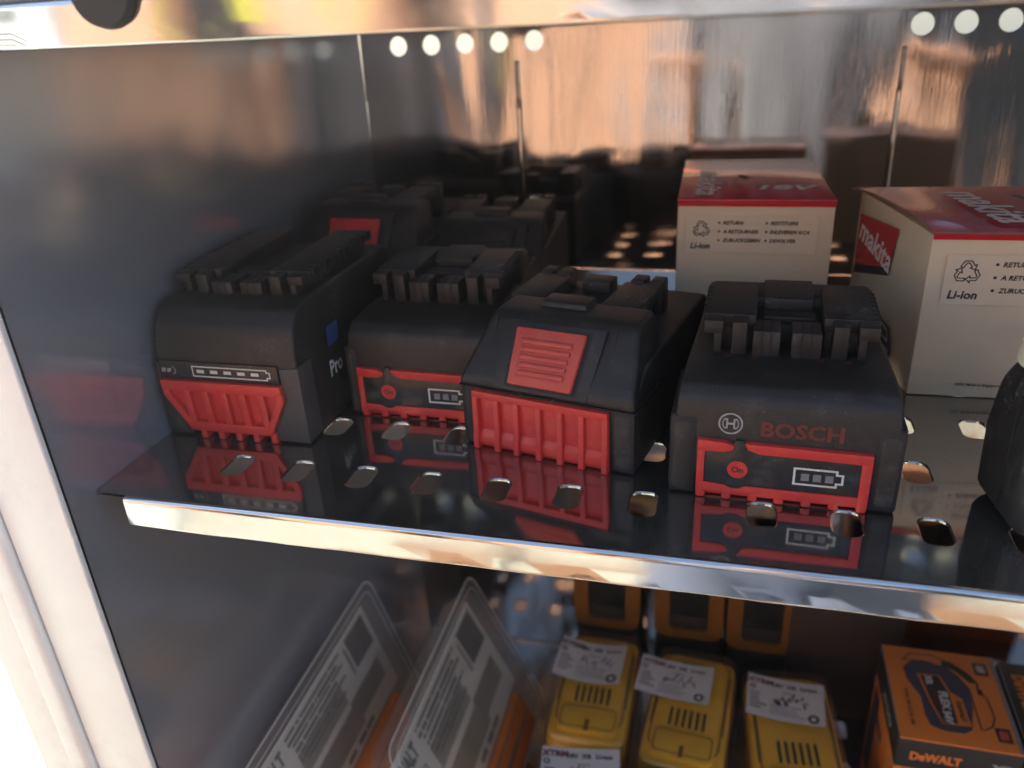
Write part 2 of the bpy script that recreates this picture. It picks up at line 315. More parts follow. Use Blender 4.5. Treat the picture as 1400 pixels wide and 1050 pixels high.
HX = [-0.2015 + 0.0292 * k for k in range(7)] + [0.0173 + 0.0295 * k for k in range(7)] + [0.2373 + 0.0295 * k for k in range(8)]
HY = [0.266 + 0.040 * k for k in range(7)]
def shelf(z, label, front=0.234, x0=-0.236, x1=0.49):
    bm = NB(); holes = [(x, y) for x in HX for y in HY]
    perforated(bm, x0 - 0.0145, x1, front + 0.0022, WY - 0.003, holes, z, 0.0012, 0.0056, 0.0085, 0.0042)
    bmesh.ops.remove_doubles(bm, verts=bm.verts, dist=2e-6)
    s = fin('shelf', bm, M['shelf'], cab, smooth=False); s['label'] = label
    # rolled front edge, lip face and hem, as one bent strip
    bm = NB(); prof = []
    for i in range(7):
        t = R_(90 + 90 * i / 6); prof.append((front + 0.0022 + 0.0022 * math.cos(t), z - 0.0022 + 0.0022 * math.sin(t)))
    prof += [(front, z - 0.0025), (front, z - 0.0080), (front, z - 0.0130), (front, z - 0.0134)]
    for i in range(1, 7):
        t = R_(180 + 180 * i / 6); prof.append((front + 0.0010 + 0.0010 * math.cos(t), z - 0.0134 + 0.0010 * math.sin(t)))
    prof += [(front + 0.0020, z - 0.0060)]
    n = 60; cols = []
    rc = 0.004
    for i in range(n + 1):
        x = x0 + (x1 - x0) * i / n
        cols.append([bm.verts.new((x, p[0] + 0.00016 * math.sin(i * 1.7) * (1 if k > 9 else 0), p[1])) for k, p in enumerate(prof)])
    for i in range(n):
        for k in range(len(prof) - 1): bm.faces.new((cols[i][k], cols[i + 1][k], cols[i + 1][k + 1], cols[i][k + 1]))
    l = fin('front_lip', bm, M['lip'], s); return s
shelf(0.0, 'middle shelf holding the black and red batteries')
shelf(0.185, 'upper shelf, only its polished front lip in view')
shelf(-0.356, 'lower shelf under the yellow batteries')

# back wall with round vent holes in groups of five, and pressed ribs
bm = NB()
grp = [(-0.2235 + 0.0234 * k) for k in range(5)] + [(0.0995 + 0.0228 * k) for k in range(5)]
vh = [(x, z) for x in grp for z in (0.1495, 0.1680)]
perforated(bm, WX, XR, 0.115, 0.185, vh, WY, -0.001, 0.0066, 0.0066, 0.00655, plane='xz')
zs = [(ZB, 0.0), (0.0, 0.115), (0.185, ZT)]
for (z0, z1) in zs:
    bm.faces.new([bm.verts.new(p) for p in ((WX, WY, z0), (XR, WY, z0), (XR, WY, z1), (WX, WY, z1))])
LEAN = 0.040
def lean(co):
    co.y += LEAN * max(0, min(co.z, 0.185)); return co
for v in bm.verts: lean(v.co)
bw = fin('back_wall', bm, M['wall'], cab, smooth=False)
for (a, b_) in ((-0.1435, -0.1395), (0.0900, 0.0935)):
    bm = NB(); prism(bm, [(a, WY - 0.0004), (a + 0.001, WY - 0.002), (b_ - 0.001, WY - 0.002), (b_, WY - 0.0004)], 'z', 0.0, 0.138, bev=0.0004, fn=lean); fin('pressed_rib', bm, M['wall'], bw)
# side walls, top, bottom
bxo('side_wall', M['sidewall'], cab, (WX * 1e3 - 1.2, WX * 1e3, 221, 556.5, ZB * 1e3, ZT * 1e3))
bxo('side_wall', M['sidewall'], cab, (XR * 1e3, XR * 1e3 + 1.2, 221, 553, ZB * 1e3, ZT * 1e3))
bxo('outer_panel', M['post'], cab, (-318, -290, 226, 590, ZB * 1e3 - 30, ZT * 1e3 + 30), 1)
bxo('outer_panel', M['post'], cab, (XR * 1e3 + 30, XR * 1e3 + 50, 226, 590, ZB * 1e3 - 30, ZT * 1e3 + 30), 1)
bxo('top_panel', M['sidewall'], cab, (-290, 530, 224, 590, ZT * 1e3, ZT * 1e3 + 30), 1)
bxo('bottom_panel', M['sidewall'], cab, (-290, 530, 224, 590, ZB * 1e3 - 30, ZB * 1e3), 1)
# left front frame: flat face, groove, proud bead and outer return
bxo('frame_post', M['post'], cab, (-283.6, WX * 1e3, 218.6, 223, ZB * 1e3, ZT * 1e3), 0.8, 3)
bxo('frame_bead', M['post'], cab, (-297, -284.4, 214.5, 223, ZB * 1e3 - 30, ZT * 1e3 + 30), 3.4, 4)
bxo('frame_return', M['post'], cab, (-320, -297.6, 219.5, 225.8, ZB * 1e3 - 30, ZT * 1e3 + 30), 1.5, 3)
bxo('frame_post', M['post'], cab, (XR * 1e3, XR * 1e3 + 50, 218.6, 223, ZB * 1e3, ZT * 1e3), 0.8, 3)
# stand legs under the cabinet
for (x, y) in ((-300, 240), (505, 240), (-300, 560), (505, 560)):
    bxo('cabinet_leg', M['post'], cab, (x, x + 25, y, y + 25, GZ * 1e3, ZB * 1e3 - 30), 1)

# ground: pale concrete at left, terracotta tiles at right (outside, seen in the polished steel)
bm = NB(); rect(bm, -3.4, 3.4, -2.6, 3.4, 0); g = fin('ground', bm, M['concrete'], None, smooth=False, loc=(0, 0, GZ)); tag(g, kind='structure')
bm = NB()
pav = bpy.data.objects.new('tiled_paving', None); COL.objects.link(pav); pav['kind'] = 'structure'; pav.location = (0, 0, GZ)
tm = None
for i in range(9):
    for j in range(4):
        if tm is None:
            b2 = NB(); box(b2, 0.004, 0.296, 0.004, 0.296, 0.001, 0.02, bev=0.003, seg=1); o = fin('paving_tile', b2, M['terracotta'], pav, smooth=False); tm = o.data
        else:
            o = bpy.data.objects.new('paving_tile', tm); COL.objects.link(o); o.parent = pav
        o.location = (-0.85 + 0.3 * i, -0.35 - 0.3 * j, 0)
bm.free()
# building across the way
bd = thing('plaster_building', 'peach plastered building with dark doors, seen only as reflections', 'building', (0, -1.75, GZ))
bm = NB()
for (x0, x1) in ((-2.9, -1.62), (-1.30, -0.93), (-0.72, -0.19), (0.07, 0.53), (1.43, 2.1)): box(bm, x0, x1, -0.3, 0, 0.02, 1.7)
box(bm, -2.9, 2.1, -0.3, 0, 1.7, 1.95); fin('wall', bm, M['plaster'], bd, smooth=False)
for (x0, x1) in ((-1.62, -1.30), (-0.93, -0.72), (-0.19, 0.07), (0.53, 1.43)):
    d_ = bxo('door', M['door_dark'], bd, (x0 * 1e3 + 4, x1 * 1e3 - 4, -220, -160, 20, 1690), 8, 1)

# ------------------------------------------------------------------ batteries
def mount_rails(t, z0, z1, y0, y1, s=1.0, my=None):
    """slide rails, pads and contact blocks on top; local mm"""
    B = M['black']; q = z1 - z0
    for sx in (-1, 1):
        # outer rail: roof with overhang, leg under it
        bm = NB(); a, b_ = sorted((sx * 32.5 * s, sx * 12.5 * s)); box(bm, *mm(a, b_, y0 + 7, y1, z1 - q * .42, z1), bev=.0008)
        a, b_ = sorted((sx * 28.0 * s, sx * 13.0 * s)); box(bm, *mm(a, b_, y0 + 7.5, y1 - .5, z0 - 1, z1 - q * .35), bev=.0005); fin('slide_rail', bm, B, t)
        bm = NB(); a, b_ = sorted((sx * 32.0 * s, sx * 24.6 * s)); box(bm, *mm(a, b_, y0, y0 + 7.4, z1 - q * .42, z1 - .4), bev=.0006)
        a, b_ = sorted((sx * 28.0 * s, sx * 25.0 * s)); box(bm, *mm(a, b_, y0 + .5, y0 + 7.4, z0 - 1, z1 - q * .35), bev=.0005); fin('rail_end', bm, B, t)
        bm = NB(); a, b_ = sorted((sx * 21.3 * s, sx * 15.6 * s)); box(bm, *mm(a, b_, y0 - .5, y0 + 8, z0 - 1, z1 - .5), bev=.0007); fin('rail_column', bm, B, t)
    bm = NB(); box(bm, *mm(-13.4 * s, -3.2 * s, y0 - 1, y0 + 12, z0 - 1, z1 - 3.5), bev=.0007); fin('contact_block', bm, B, t)
    bm = NB(); box(bm, *mm(.9 * s, 11.9 * s, y0 - 1, y0 + 12, z0 - 1, z1 - 3.5), bev=.0007); fin('contact_block', bm, B, t)
    bm = NB(); box(bm, *mm(-12.5 * s, 12.5 * s, y0 + 12, y1 - 8, z0 - 1, z1 - 5.5), bev=.0007); box(bm, *mm(-10 * s, 10 * s, y0 + 15, y0 + 22, z1 - 5.6, z1 - 3.2), bev=.0006)
    box(bm, *mm(-12 * s, 12 * s, y1 - 14, y1 - 1, z0 - 1, z1 - 7.5), bev=.0006); fin('contact_housing', bm, M['pit'], t)
    for (a0, a1) in ((-13.4, -3.2), (.9, 11.9)):
        for k in range(2):
            xx = (a0 + (a1 - a0) * (k + 1) / 3) * s; bxo('contact_slit', M['pit'], t, (xx - .45, xx + .45, y0 - 1.15, y0 + 9, z0 + 1, z1 - 3.3), .1, 1)
    for sx in (-1, 1):
        for k in range(6):
            yy = y0 + 12 + k * (y1 - y0 - 14) / 6; a, b_ = sorted((sx * 30.2 * s, sx * 32.9 * s)); bxo('rail_notch', M['pit'], t, (a, b_, yy, yy + 2.4, z1 - q * .40, z1 + .06), .1, 1)
        a, b_ = sorted((sx * 14.2 * s, sx * 22.0 * s)); bxo('rail_groove', M['pit'], t, (a, b_, y0 + 11, y0 + 12, z1 - 1, z1 + .05), .1, 1)
    bxo('deck_ledge', B, t, (-31 * s, 31 * s, y0 - 7, y0 - 5.6, z0 - 1.5, z0 + .5), .4, 2)
    for sx in (-1, 1):
        for k in range(4):
            x = sx * (12 + 5 * k) * s; bxo('contact', M['pit'] if k % 2 else M['red_print'], t, (x - 1.2, x + 1.2, y0 - 4, y0 - 1.4, z0 - .8, z0 + .5), .2, 1)

def battery_display(label, loc, rz, writing=True, hw=40.5, group='black and red tool batteries on the middle shelf'):
    t = thing('tool_battery', label, 'battery', loc, rz, group)
    def fn(co):
        k = max(0, (co.z - 0.012)) / 0.036; co.x *= (1 - 0.055 * k) * (1 - .13 * max(0, co.y) / .118); return co
    bm = NB(); prism(bm, [tuple(mm(*p)) for p in ((1.5, 0), (0.4, 3), (0, 14), (0, 36), (1.5, 41.5), (6, 45.5), (20, 47), (112, 46), (117, 42), (118, 34), (118, 3), (116, 0))], 'x', -hw * .001, hw * .001, bev=.0042, seg=4, fn=fn)
    fin('body', bm, M['black'], t)
    # lower corner guards with the stepped seam
    for sx in (-1, 1):
        bm = NB(); a, b_ = sorted((sx * 31.2, sx * (hw + .7))); box(bm, *mm(a, b_, -.7, 30, .3, 33.4), bev=.0034, seg=4); fin('corner_guard', bm, M['black2'], t)
        bm = NB(); a, b_ = sorted((sx * 30.6, sx * (hw + .3))); box(bm, *mm(a, b_, -.32, 29, .6, 34.1), bev=.0012, seg=2); fin('guard_seam', bm, M['pit'], t)
        bxo('screw', M['pit'], t, (sx * (hw + .8) - .5, sx * (hw + .8) + .5, 6, 8.6, 15, 17.6), .4, 2)
    bxo('seam', M['pit'], t, (-hw - .2, hw + .2, .3, 40, 33.9, 34.5), .1, 1)
    # red grille
    bm = NB()
    # top bar in two pieces around the latch notch, sides, lower bar
    prism(bm, [tuple(mm(*p)) for p in ((-30.4, 20.8), (-30.4, 25.6), (-20.5, 25.0), (-17.0, 23.9), (-17.6, 21.9), (-20.5, 21.0))], 'y', -.0022, .004, bev=.0004)
    prism(bm, [tuple(mm(*p)) for p in ((-13.6, 25.2), (30.8, 24.6), (30.8, 20.6), (-8, 21.2), (-12.2, 22.6))], 'y', -.0022, .004, bev=.0004)
    box(bm, *mm(-30.4, -27.6, -2.2, 4, 2.4, 21.2), bev=.0004); box(bm, *mm(27.2, 30.8, -2.2, 4, 2.0, 21.0), bev=.0004)
    prism(bm, [tuple(mm(*p)) for p in ((-27.8, 3.4), (-27.8, 7.4), (-20, 6.8), (-17.6, 5.6), (-14.5, 5.6), (-12.6, 7.0), (27.4, 6.8), (27.4, 2.6))], 'y', -.0022, .004, bev=.0004)
    fin('red_grille', bm, M['red'], t)
    for k in range(7):
        x = -28.6 + k * 9.6; bm = NB(); box(bm, *mm(x - 1.8, x + 1.8, -1.9, 9, 0.2, 5.4), bev=.0009, seg=2); fin('grille_rib', bm, M['red'], t)
    bxo('grille_floor', M['red'], t, (-28, 28, 1.0, 12, 0.4, 3.2), .5)
    # black display panel
    bm = NB(); prism(bm, [tuple(mm(*p)) for p in ((-27.7, 7.0), (-20, 6.4), (-17.6, 5.2), (-14.5, 5.2), (-12.6, 6.4), (27.3, 6.6), (27.3, 20.9), (-8, 21.6), (-12.6, 22.6), (-14, 26.0), (-17, 26.0), (-17.6, 22.4), (-20, 21.4), (-27.7, 21.0))], 'y', -.0016, .003, bev=.0005)
    fin('display_panel', bm, M['gloss_black'], t)
    F = frame_mat((0, -.00165, 0), (1, 0, 0), (0, 0, 1))
    bm = NB(); disc(bm, -.0155, .0138, .0037); decal('on_button', bm, M['red'], t, F)
    bm = NB(); text_bm(bm, 'On', -.0155, .0138, h=.0026, thick=.0002, bold=.03); decal('lettering', bm, M['ink'], t, F)
    bm = NB(); batt_icon(bm, .0043, .0218, .0098, .0172, .0008); decal('charge_symbol', bm, M['white_print'], t, F)
    for k in range(3):
        bm = NB(); rect(bm, .0071 + .0042 * k, .0099 + .0042 * k, .0118, .0148); decal('charge_light', bm, M['led'], t, F)
    if writing:
        F2 = frame_mat((0, -.00012, 0), (1, 0, 0), (0, 0, 1))
        bm = NB(); text_bm(bm, 'BOSCH', .0060, .0310, h=.0064, w=.0285, thick=.0001, bold=.035); decal('lettering', bm, M['red_print'], t, F2)
        bm = NB(); ring(bm, -.0190, .0322, .0038, .0044); ring(bm, -.0190, .0322, .0026, .0030, a0=-50, a1=50); ring(bm, -.0190, .0322, .0026, .0030, a0=130, a1=230)
        rect(bm, -.0206, -.0200, .0301, .0343); rect(bm, -.0180, -.0174, .0301, .0343); rect(bm, -.0206, -.0174, .0318, .0326); rect(bm, -.0214, -.0206, .0301, .0307); rect(bm, -.0214, -.0206, .0337, .0343); rect(bm, -.0174, -.0166, .0301, .0307); rect(bm, -.0174, -.0166, .0337, .0343)
        decal('logo', bm, M['grey_print'], t, F2)
    mount_rails(t, 46.5, 60.5, 31, 74)
    bm = NB(); box(bm, *mm(-33.5, 33.5, 64, 84, 44, 59.5), bev=.0035, seg=3); box(bm, *mm(-10, 10, 60, 84.5, 50, 59.9), bev=.001); fin('rear_housing', bm, M['black'], t)
    return t

b4 = battery_display('black battery with red BOSCH name and white battery symbol, right of the red button battery', (0.0232, 0.2752, 0), R_(-1.6))
b2 = battery_display('dark battery with red On display and no name, half hidden left of centre', (-0.1345, 0.3190, 0.0), R_(-.5), writing=False, hw=36.0)

def battery_button(label, loc, rz, kz=1.0, kd=1.0, group='black and red tool batteries on the middle shelf', bmat='button', xr=.0410):
    t = thing('tool_battery', label, 'battery', loc, rz, group)
    Z = kz
    def P(*p): return mm(p[0], p[1] * Z)
    bm = NB(); prism(bm, [tuple(P(*p)) for p in ((1.5, 0), (0, 3), (0, 30), (6, 36), (16, 42), (100 * kd, 44), (106 * kd, 42), (107 * kd, 4), (105 * kd, 0))], 'x', -.0365, xr, bev=.006, seg=5)
    fin('body', bm, M['black2'], t)
    # hood: sloping front that narrows upward
    def fn(co):
        k = max(0, (co.z / Z - 0.030)) / 0.028; co.x *= 1 - (0.26 if co.x < 0 else .13) * k; return co
    bm = NB(); prism(bm, [tuple(P(*p)) for p in ((-1.2, 28.5), (-1.4, 33), (3, 38.5), (16.5, 55.5), (20.5, 57.8), (38, 58), (38, 38), (3, 28.5))], 'x', -.0375, xr + .001, bev=.0034, seg=4, fn=fn)
    fin('hood', bm, M['black'], t)
    # central raised button surround on the slope
    sl0 = Vector((.0015, -.0003, .0308 * Z)); sl1 = Vector((.0015, .0160, .0556 * Z)); v = (sl1 - sl0); vl = v.length; F = frame_mat(sl0, (1, 0, 0), v)
    def slope_plate(name, pts, z0, z1, m, bev=.0004, par=t):
        bm = NB(); prism(bm, pts, 'z', z0, z1, bev=bev); bmesh.ops.transform(bm, matrix=F, verts=bm.verts); return fin(name, bm, m, par)
    slope_plate('button_surround', [(-.0215, -.001), (.0205, -.001), (.0235, vl * .97), (-.0230, vl * .97)], -.002, .0020, M['black'], .0006)
    slope_plate('button_recess', [(-.0166, .0002), (.0154, .0002), (.0180, vl * .925), (-.0174, vl * .925)], .0008, .00215, M['pit'], .0)
    bt = slope_plate('release_button', [(-.0148, .0013), (.0136, .0013), (.0158, vl * .865), (-.0152, vl * .865)], .0008, .0042, M[bmat], .0009)
    h = vl * .865
    bm = NB(); outline(bm, [(-.0118, .0045), (.0106, .0045), (.0126, h - .0035), (-.0120, h - .0035)], .0006, .00435); bmesh.ops.transform(bm, matrix=F, verts=bm.verts); fin('button_rim', bm, M[bmat], bt, smooth=False)
    for k in range(5):
        y = .0066 + k * (h - .0125) / 4.0; w = .0098 + .0016 * k / 5
        bm = NB(); box(bm, -w - .0006, w, y - .0011, y + .0011, .0036, .0053, bev=.0006, seg=2); bmesh.ops.transform(bm, matrix=F, verts=bm.verts); fin('button_ridge', bm, M[bmat], bt)
    for sx in (-1, 1): slope_plate('hood_seam', [(sx * .0262, -.001), (sx * .0268, -.001), (sx * .0270, vl), (sx * .0264, vl)], -.0005, .00025, M['pit'], 0)
    for sx in (-1, 1):
        bm = NB(); a, b_ = (-37.4, -30.8) if sx < 0 else (30.8, xr * 1e3 + .8); box(bm, *mm(a, b_, -.8, 40, .3, 28 * Z), bev=.0032, seg=5); fin('corner_guard', bm, M['black2'], t)
        a, b_ = (-37.0, -30.3) if sx < 0 else (30.3, xr * 1e3 + .5); bm = NB(); box(bm, *mm(a, b_, -.45, 39, .6, 28.6 * Z), bev=.0012, seg=2); fin('guard_seam', bm, M['pit'], t)
        bxo('screw', M['pit'], t, ((-37.8 if sx < 0 else xr * 1e3 + .2), (-36.8 if sx < 0 else xr * 1e3 + 1.2), 4, 7, 15, 18), .5, 2)
    bxo('hood_seam', M['pit'], t, (-37.8, xr * 1e3 + 1.2, -.9, 30, 28.3 * Z, 28.8 * Z), .1, 1)
    # red ribbed grille
    bm = NB(); box(bm, *mm(-30.6, 30.6, -.5, 5, 3, 27 * Z), bev=.0003); fin('grille_floor', bm, M['red'], t)
    bm = NB(); box(bm, *mm(-30.8, 30.8, -2.6, 4, 24.2 * Z, 27.6 * Z), bev=.0005); fin('grille_top_bar', bm, M['red'], t)
    bm = NB(); prism(bm, [tuple(mm(*p)) for p in ((-.5, 0.3), (-2.2, 3), (-1.8, 6.5), (-.3, 9.5), (3, 9.5), (5, .3))], 'x', -.030, .030, bev=.001, seg=3); fin('grille_scoop', bm, M['red'], t)
    for k in range(7):
        x = -29.6 + k * 9.87 + (.35 * math.sin(k * 2.3) if 0 < k < 6 else 0); bm = NB(); prism(bm, [tuple(mm(*p)) for p in ((-2.5, 26 * Z), (-3.0, 9), (-3.8, 4), (-3.6, .1), (6, .1), (6, 26 * Z))], 'x', (x - 1.3) * .001, (x + 1.3) * .001, bev=.0005); fin('grille_rib', bm, M['red'], t)
    # thumb scallop under the button
    bm = NB(); ring(bm, 0, 0, .0088, .0092, a0=200, a1=340, n=20); decal('scallop', bm, M['grey_side'], t, frame_mat((0, -.0018, .0345 * Z), (1, 0, 0), (0, 0, 1)))
    # rails running back from the hood
    z1 = 58 * Z; z0 = 43 * Z
    for sx in (-1, 1):
        bm = NB(); a, b_ = sorted((sx * 30, sx * 13)); box(bm, *mm(a, b_, 37, 68, z1 - 6, z1), bev=.0008); a, b_ = sorted((sx * 26.5, sx * 13.5)); box(bm, *mm(a, b_, 37, 67.5, z0 - 2, z1 - 5), bev=.0006); fin('slide_rail', bm, M['black'], t)
        for (a, b_) in ((30, 23.6), (21.6, 15.0)):
            p, q = sorted((sx * a, sx * b_)); bxo('rail_end', M['black'], t, (p, q, 68.2, 78, z0 - 1, z1 + .6), .8)
    bxo('contact_block', M['black'], t, (-11, 11, 26, 40, z1 - 4, z1 + 2.2), .8, 2, (.92, .8))
    bxo('contact_housing', M['pit'], t, (-12.8, 12.8, 40, 74, z0 - 1, z1 - 6), .8); bxo('contact_block', M['black'], t, (-8, 6, 66, 77, z0, z1 - 1), .8)
    return t
b3 = battery_button('black battery with square red release button above a red ribbed grille', (-0.0722, 0.2935, 0), R_(-12.5))
bA = battery_button('dark battery with red button in shadow behind the large leftmost battery', (-0.2085, 0.412, 0), R_(-2), kz=1.27, kd=1.15, bmat='red')
bB = battery_button('all black battery in deep shadow near the back wall', (-0.1370, 0.436, 0), R_(2), kz=1.04, kd=.95, bmat='black2', xr=.034)

def battery_large(label, loc, rz):
    t = thing('tool_battery', label, 'battery', loc, rz, 'black and red tool batteries on the middle shelf')
    def fn(co):
        k = max(0, (co.z - 0.03)) / 0.034; co.x *= 1 - 0.05 * k; return co
    bm = NB(); prism(bm, [tuple(mm(*p)) for p in ((3, 0), (1, 3), (0, 20), (0, 44), (3, 54), (9, 61), (20, 63), (106, 62), (112, 58), (113, 4), (111, 0))], 'x', -.0355, .0355, bev=.005, seg=4, fn=fn); fin('body', bm, M['black'], t)
    # grey lower right corner of the front
    bm = NB(); prism(bm, [tuple(mm(*p)) for p in ((35.9, 1), (35.9, 38), (26.5, 37), (26.5, 21), (22, 12), (18, 7.5), (18, 1.2))], 'y', -.0009, .012, bev=.0006); fin('corner_guard', bm, M['grey_side'], t)
    bm = NB(); prism(bm, [tuple(mm(*p)) for p in ((-35.9, 1), (-35.9, 38), (-33.5, 37), (-33.5, 21), (-29, 12), (-24, 7.5), (-24, 1.2))], 'y', -.0009, .012, bev=.0006); fin('corner_guard', bm, M['black2'], t)
    # display strip
    bm = NB(); box(bm, *mm(-33, 26, -1.3, 3, 29.6, 38.4), bev=.0004); fin('display_panel', bm, M['gloss_black'], t)
    F = frame_mat((0, -.00145, 0), (1, 0, 0), (0, 0, 1))
    bm = NB(); batt_icon(bm, -.0165, .0225, .0315, .0368, .0006); decal('charge_symbol', bm, M['white_print'], t, F)
    for k in range(5):
        bm = NB(); rect(bm, -.0142 + .0068 * k, -.0104 + .0068 * k, .0334, .0350); decal('charge_light', bm, M['white_print'], t, F)
    bm = NB(); ring(bm, -.0270, .0340, .0017, .0021, a0=-80, a1=80, n=10); poly(bm, [(-.0325, .0330), (-.0305, .0330), (-.0298, .0350), (-.0318, .0350)]); poly(bm, [(-.0298, .0330), (-.0280, .0330), (-.0270, .0350), (-.0290, .0350)]); decal('button_symbol', bm, M['grey_print'], t, F)
    # red grille narrowing downward
    out = [(-34, 29.5), (26.5, 29.5), (27.2, 21.5), (19.5, 7.5), (-24.5, 7.5), (-33, 22)]
    bm = NB(); prism(bm, [tuple(mm(*p)) for p in out], 'y', -.0005, .004); fin('grille_floor', bm, M['red'], t, smooth=False)
    bm = NB(); prism(bm, [tuple(mm(*p)) for p in ((-34, 29.4), (26.5, 29.4), (27, 24.5), (-33.6, 24.5))], 'y', -.0030, .003, bev=.0004); fin('grille_top_bar', bm, M['red'], t)
    bm = NB(); prism(bm, [tuple(mm(*p)) for p in ((-25.5, 9), (20.2, 9), (18.5, 4.5), (-22.5, 4.5))], 'y', -.0030, .003, bev=.0004); fin('grille_lower_bar', bm, M['red'], t)
    for (a, b_, c, d_) in ((27.2, 21.8, 20.2, 8.4), (-33.4, 22, -25, 8.4)):
        s = 1 if a > 0 else -1; bm = NB(); prism(bm, [tuple(mm(*p)) for p in ((a, 25.5), (a, b_), (c, d_), (c - s * 3.6, d_), (a - s * 3.4, b_), (a - s * 3.0, 25.5))], 'y', -.0030, .003, bev=.0003); fin('grille_edge', bm, M['red'], t)
    for k in range(5):
        x = -21.5 + k * 9.4; bm = NB(); prism(bm, [tuple(mm(*p)) for p in ((x - 1.9, 25.5), (x + 1.5, 25.5), (x + 2.2, 8), (x - 1.4, 8))], 'y', -.0028, .003, bev=.0004); fin('grille_rib', bm, M['red'], t)
    for k in range(5):
        x = -17.5 + k * 9.0; bm = NB(); box(bm, *mm(x - 1.6, x + 1.6, -2.4, 8, 0.1, 5.5), bev=.0008); fin('grille_foot', bm, M['red'], t)
    # writing on the right side
    S = frame_mat((.03565, 0, 0), (0, 1, 0), (0, 0, 1))
    bm = NB(); text_bm(bm, 'Pro', .0335, .0250, h=.0080, w=.0125, thick=.0003, bold=.02); decal('lettering', bm, M['white_print'], t, S)
    bm = NB()
    rect(bm, .0285, .0400, .0360, .0455, .0003); decal('blue_sticker', bm, M['blue'], t, S)
    mount_rails(t, 61.5, 72, 22, 98, 1.0)
    for k in range(10):
        bxo('rail_notch', M['pit'], t, (29.0, 32.9, 32 + k * 6.6, 35.2 + k * 6.6, 69.0, 72.3), .2, 1)
    return t
b1 = battery_large('large dark battery with five bar charge strip over a tapering red grille', (-0.2125, 0.2875, 0), R_(0))
for k in range(8):
    bxo('rail_notch', M['pit'], b2, (29.0, 32.9, 42 + k * 4.0, 44.2 + k * 4.0, 57.6, 60.9), .2, 1)

# black rubber cased battery at the right edge, with a cream cap
t = thing('rounded_battery', 'black rounded rubber battery with a cream cap cut off by the right edge', 'battery', (0.1290, 0.300, 0), R_(8))
bm = NB(); prism(bm, [tuple(mm(*p)) for p in ((-33, 0), (-35, 6), (-36, 30), (-34, 48), (-26, 60), (-12, 66), (20, 66), (33, 56), (36, 30), (35, 6), (33, 0))], 'y', -.033, .004, bev=.009, seg=5); fin('body', bm, M['black2'], t)
bm = NB(); box(bm, *mm(-14, 14, -35.6, -30, 6, 46), bev=.003, seg=3); fin('grip_panel', bm, M['black'], t)
bxo('seam', M['pit'], t, (-36.3, 36.3, -20, -19.2, 6, 50), .1, 1)
bm = NB(); bmesh.ops.create_cone(bm, cap_ends=True, segments=40, radius1=.0175, radius2=.0150, depth=.024); bmesh.ops.bevel(bm, geom=[e for e in bm.edges if abs(e.verts[0].co.z - e.verts[1].co.z) < 1e-6 and e.verts[0].co.z > 0], offset=.006, segments=4, affect='EDGES'); bmesh.ops.translate(bm, verts=bm.verts, vec=(-.0190, -.016, .0715)); fin('cream_cap', bm, M['cream'], t)

# ------------------------------------------------------------------ white boxes
def recycle(bm, cx, cy, s):
    """three chasing arrows drawn as outlines"""
    for k in range(3):
        a = R_(120 * k); ca, sa = math.cos(a), math.sin(a)
        def rt(p): return (cx + s * (p[0] * ca - p[1] * sa), cy + s * (p[0] * sa + p[1] * ca))
        pts = [(-.55, .42), (-.28, .88), (.22, .88), (.42, .56), (.60, .66), (.50, .16), (.04, .30), (.20, .42), (.02, .66), (-.08, .66), (-.30, .28)]
        outline(bm, [rt(p) for p in pts], s * .075, .00012)
def hexa(bm, base, z0, z1, bev=.0):
    prism(bm, base, 'z', z0, z1, bev=bev, seg=2)
def face_frame(p, q, z0, out):
    """plane on the vertical face from p to q (left to right), origin at p, z0"""
    u = Vector((q[0] - p[0], q[1] - p[1], 0)).normalized(); F = frame_mat((p[0] + out * u.y, p[1] - out * u.x, z0), u, (0, 0, 1)); return F
def white_box(label, FL, FR, BR, BL, H, near):
    t = thing('battery_box', label, 'box', ((FL[0] + FR[0]) / 2, FL[1], 0), 0, 'white and red cardboard boxes')
    ox, oy = (FL[0] + FR[0]) / 2, FL[1]
    FL, FR, BR, BL = [(p[0] - ox, p[1] - oy) for p in (FL, FR, BR, BL)]
    bm = NB(); hexa(bm, [FL, FR, BR, BL], .0003, H - .0012, .0009); fin('carton', bm, M['card_white'], t)
    return t, FL, FR, BR, BL
# box 2 (near)
H2 = 0.0775
t, FL, FR, BR, BL = white_box('white box with slanted red logo on its side and lifted glossy red lid', (.0835, .3760), (.166, .3775), (.147, .4640), (.0645, .4600), H2, True)
# red lid: slightly domed sheet, raised and overhanging on the left
bm = NB(); n = 10; gx = []
for i in range(n + 1):
    row = []
    for j in range(n + 1):
        a, b_ = i / n, j / n
        x = (FL[0] * (1 - a) + FR[0] * a) * (1 - b_) + (BL[0] * (1 - a) + BR[0] * a) * b_
        y = (FL[1] * (1 - a) + FR[1] * a) * (1 - b_) + (BL[1] * (1 - a) + BR[1] * a) * b_
        lift = .0042 * max(0, 1 - a / .25) * math.sin(math.pi * (0.12 + .88 * min(1, b_))) ** .8 if b_ > 0 else 0
        x -= .0045 * max(0, 1 - a / .3) * min(1, b_ * 2.2)
        row.append((x, y - (.0006 if j == 0 else 0), H2 + lift + .0006 * math.sin(math.pi * a) * math.sin(math.pi * b_)))
    gx.append(row)
top = [[bm.verts.new(p) for p in r] for r in gx]; bot = [[bm.verts.new((p[0], p[1], p[2] - .0011)) for p in r] for r in gx]
for i in range(n):
    for j in range(n):
        bm.faces.new((top[i][j], top[i + 1][j], top[i + 1][j + 1], top[i][j + 1])); bm.faces.new((bot[i][j], bot[i][j + 1], bot[i + 1][j + 1], bot[i + 1][j]))
lid = fin('lid', bm, M['card_red'], t); 
bm = NB()
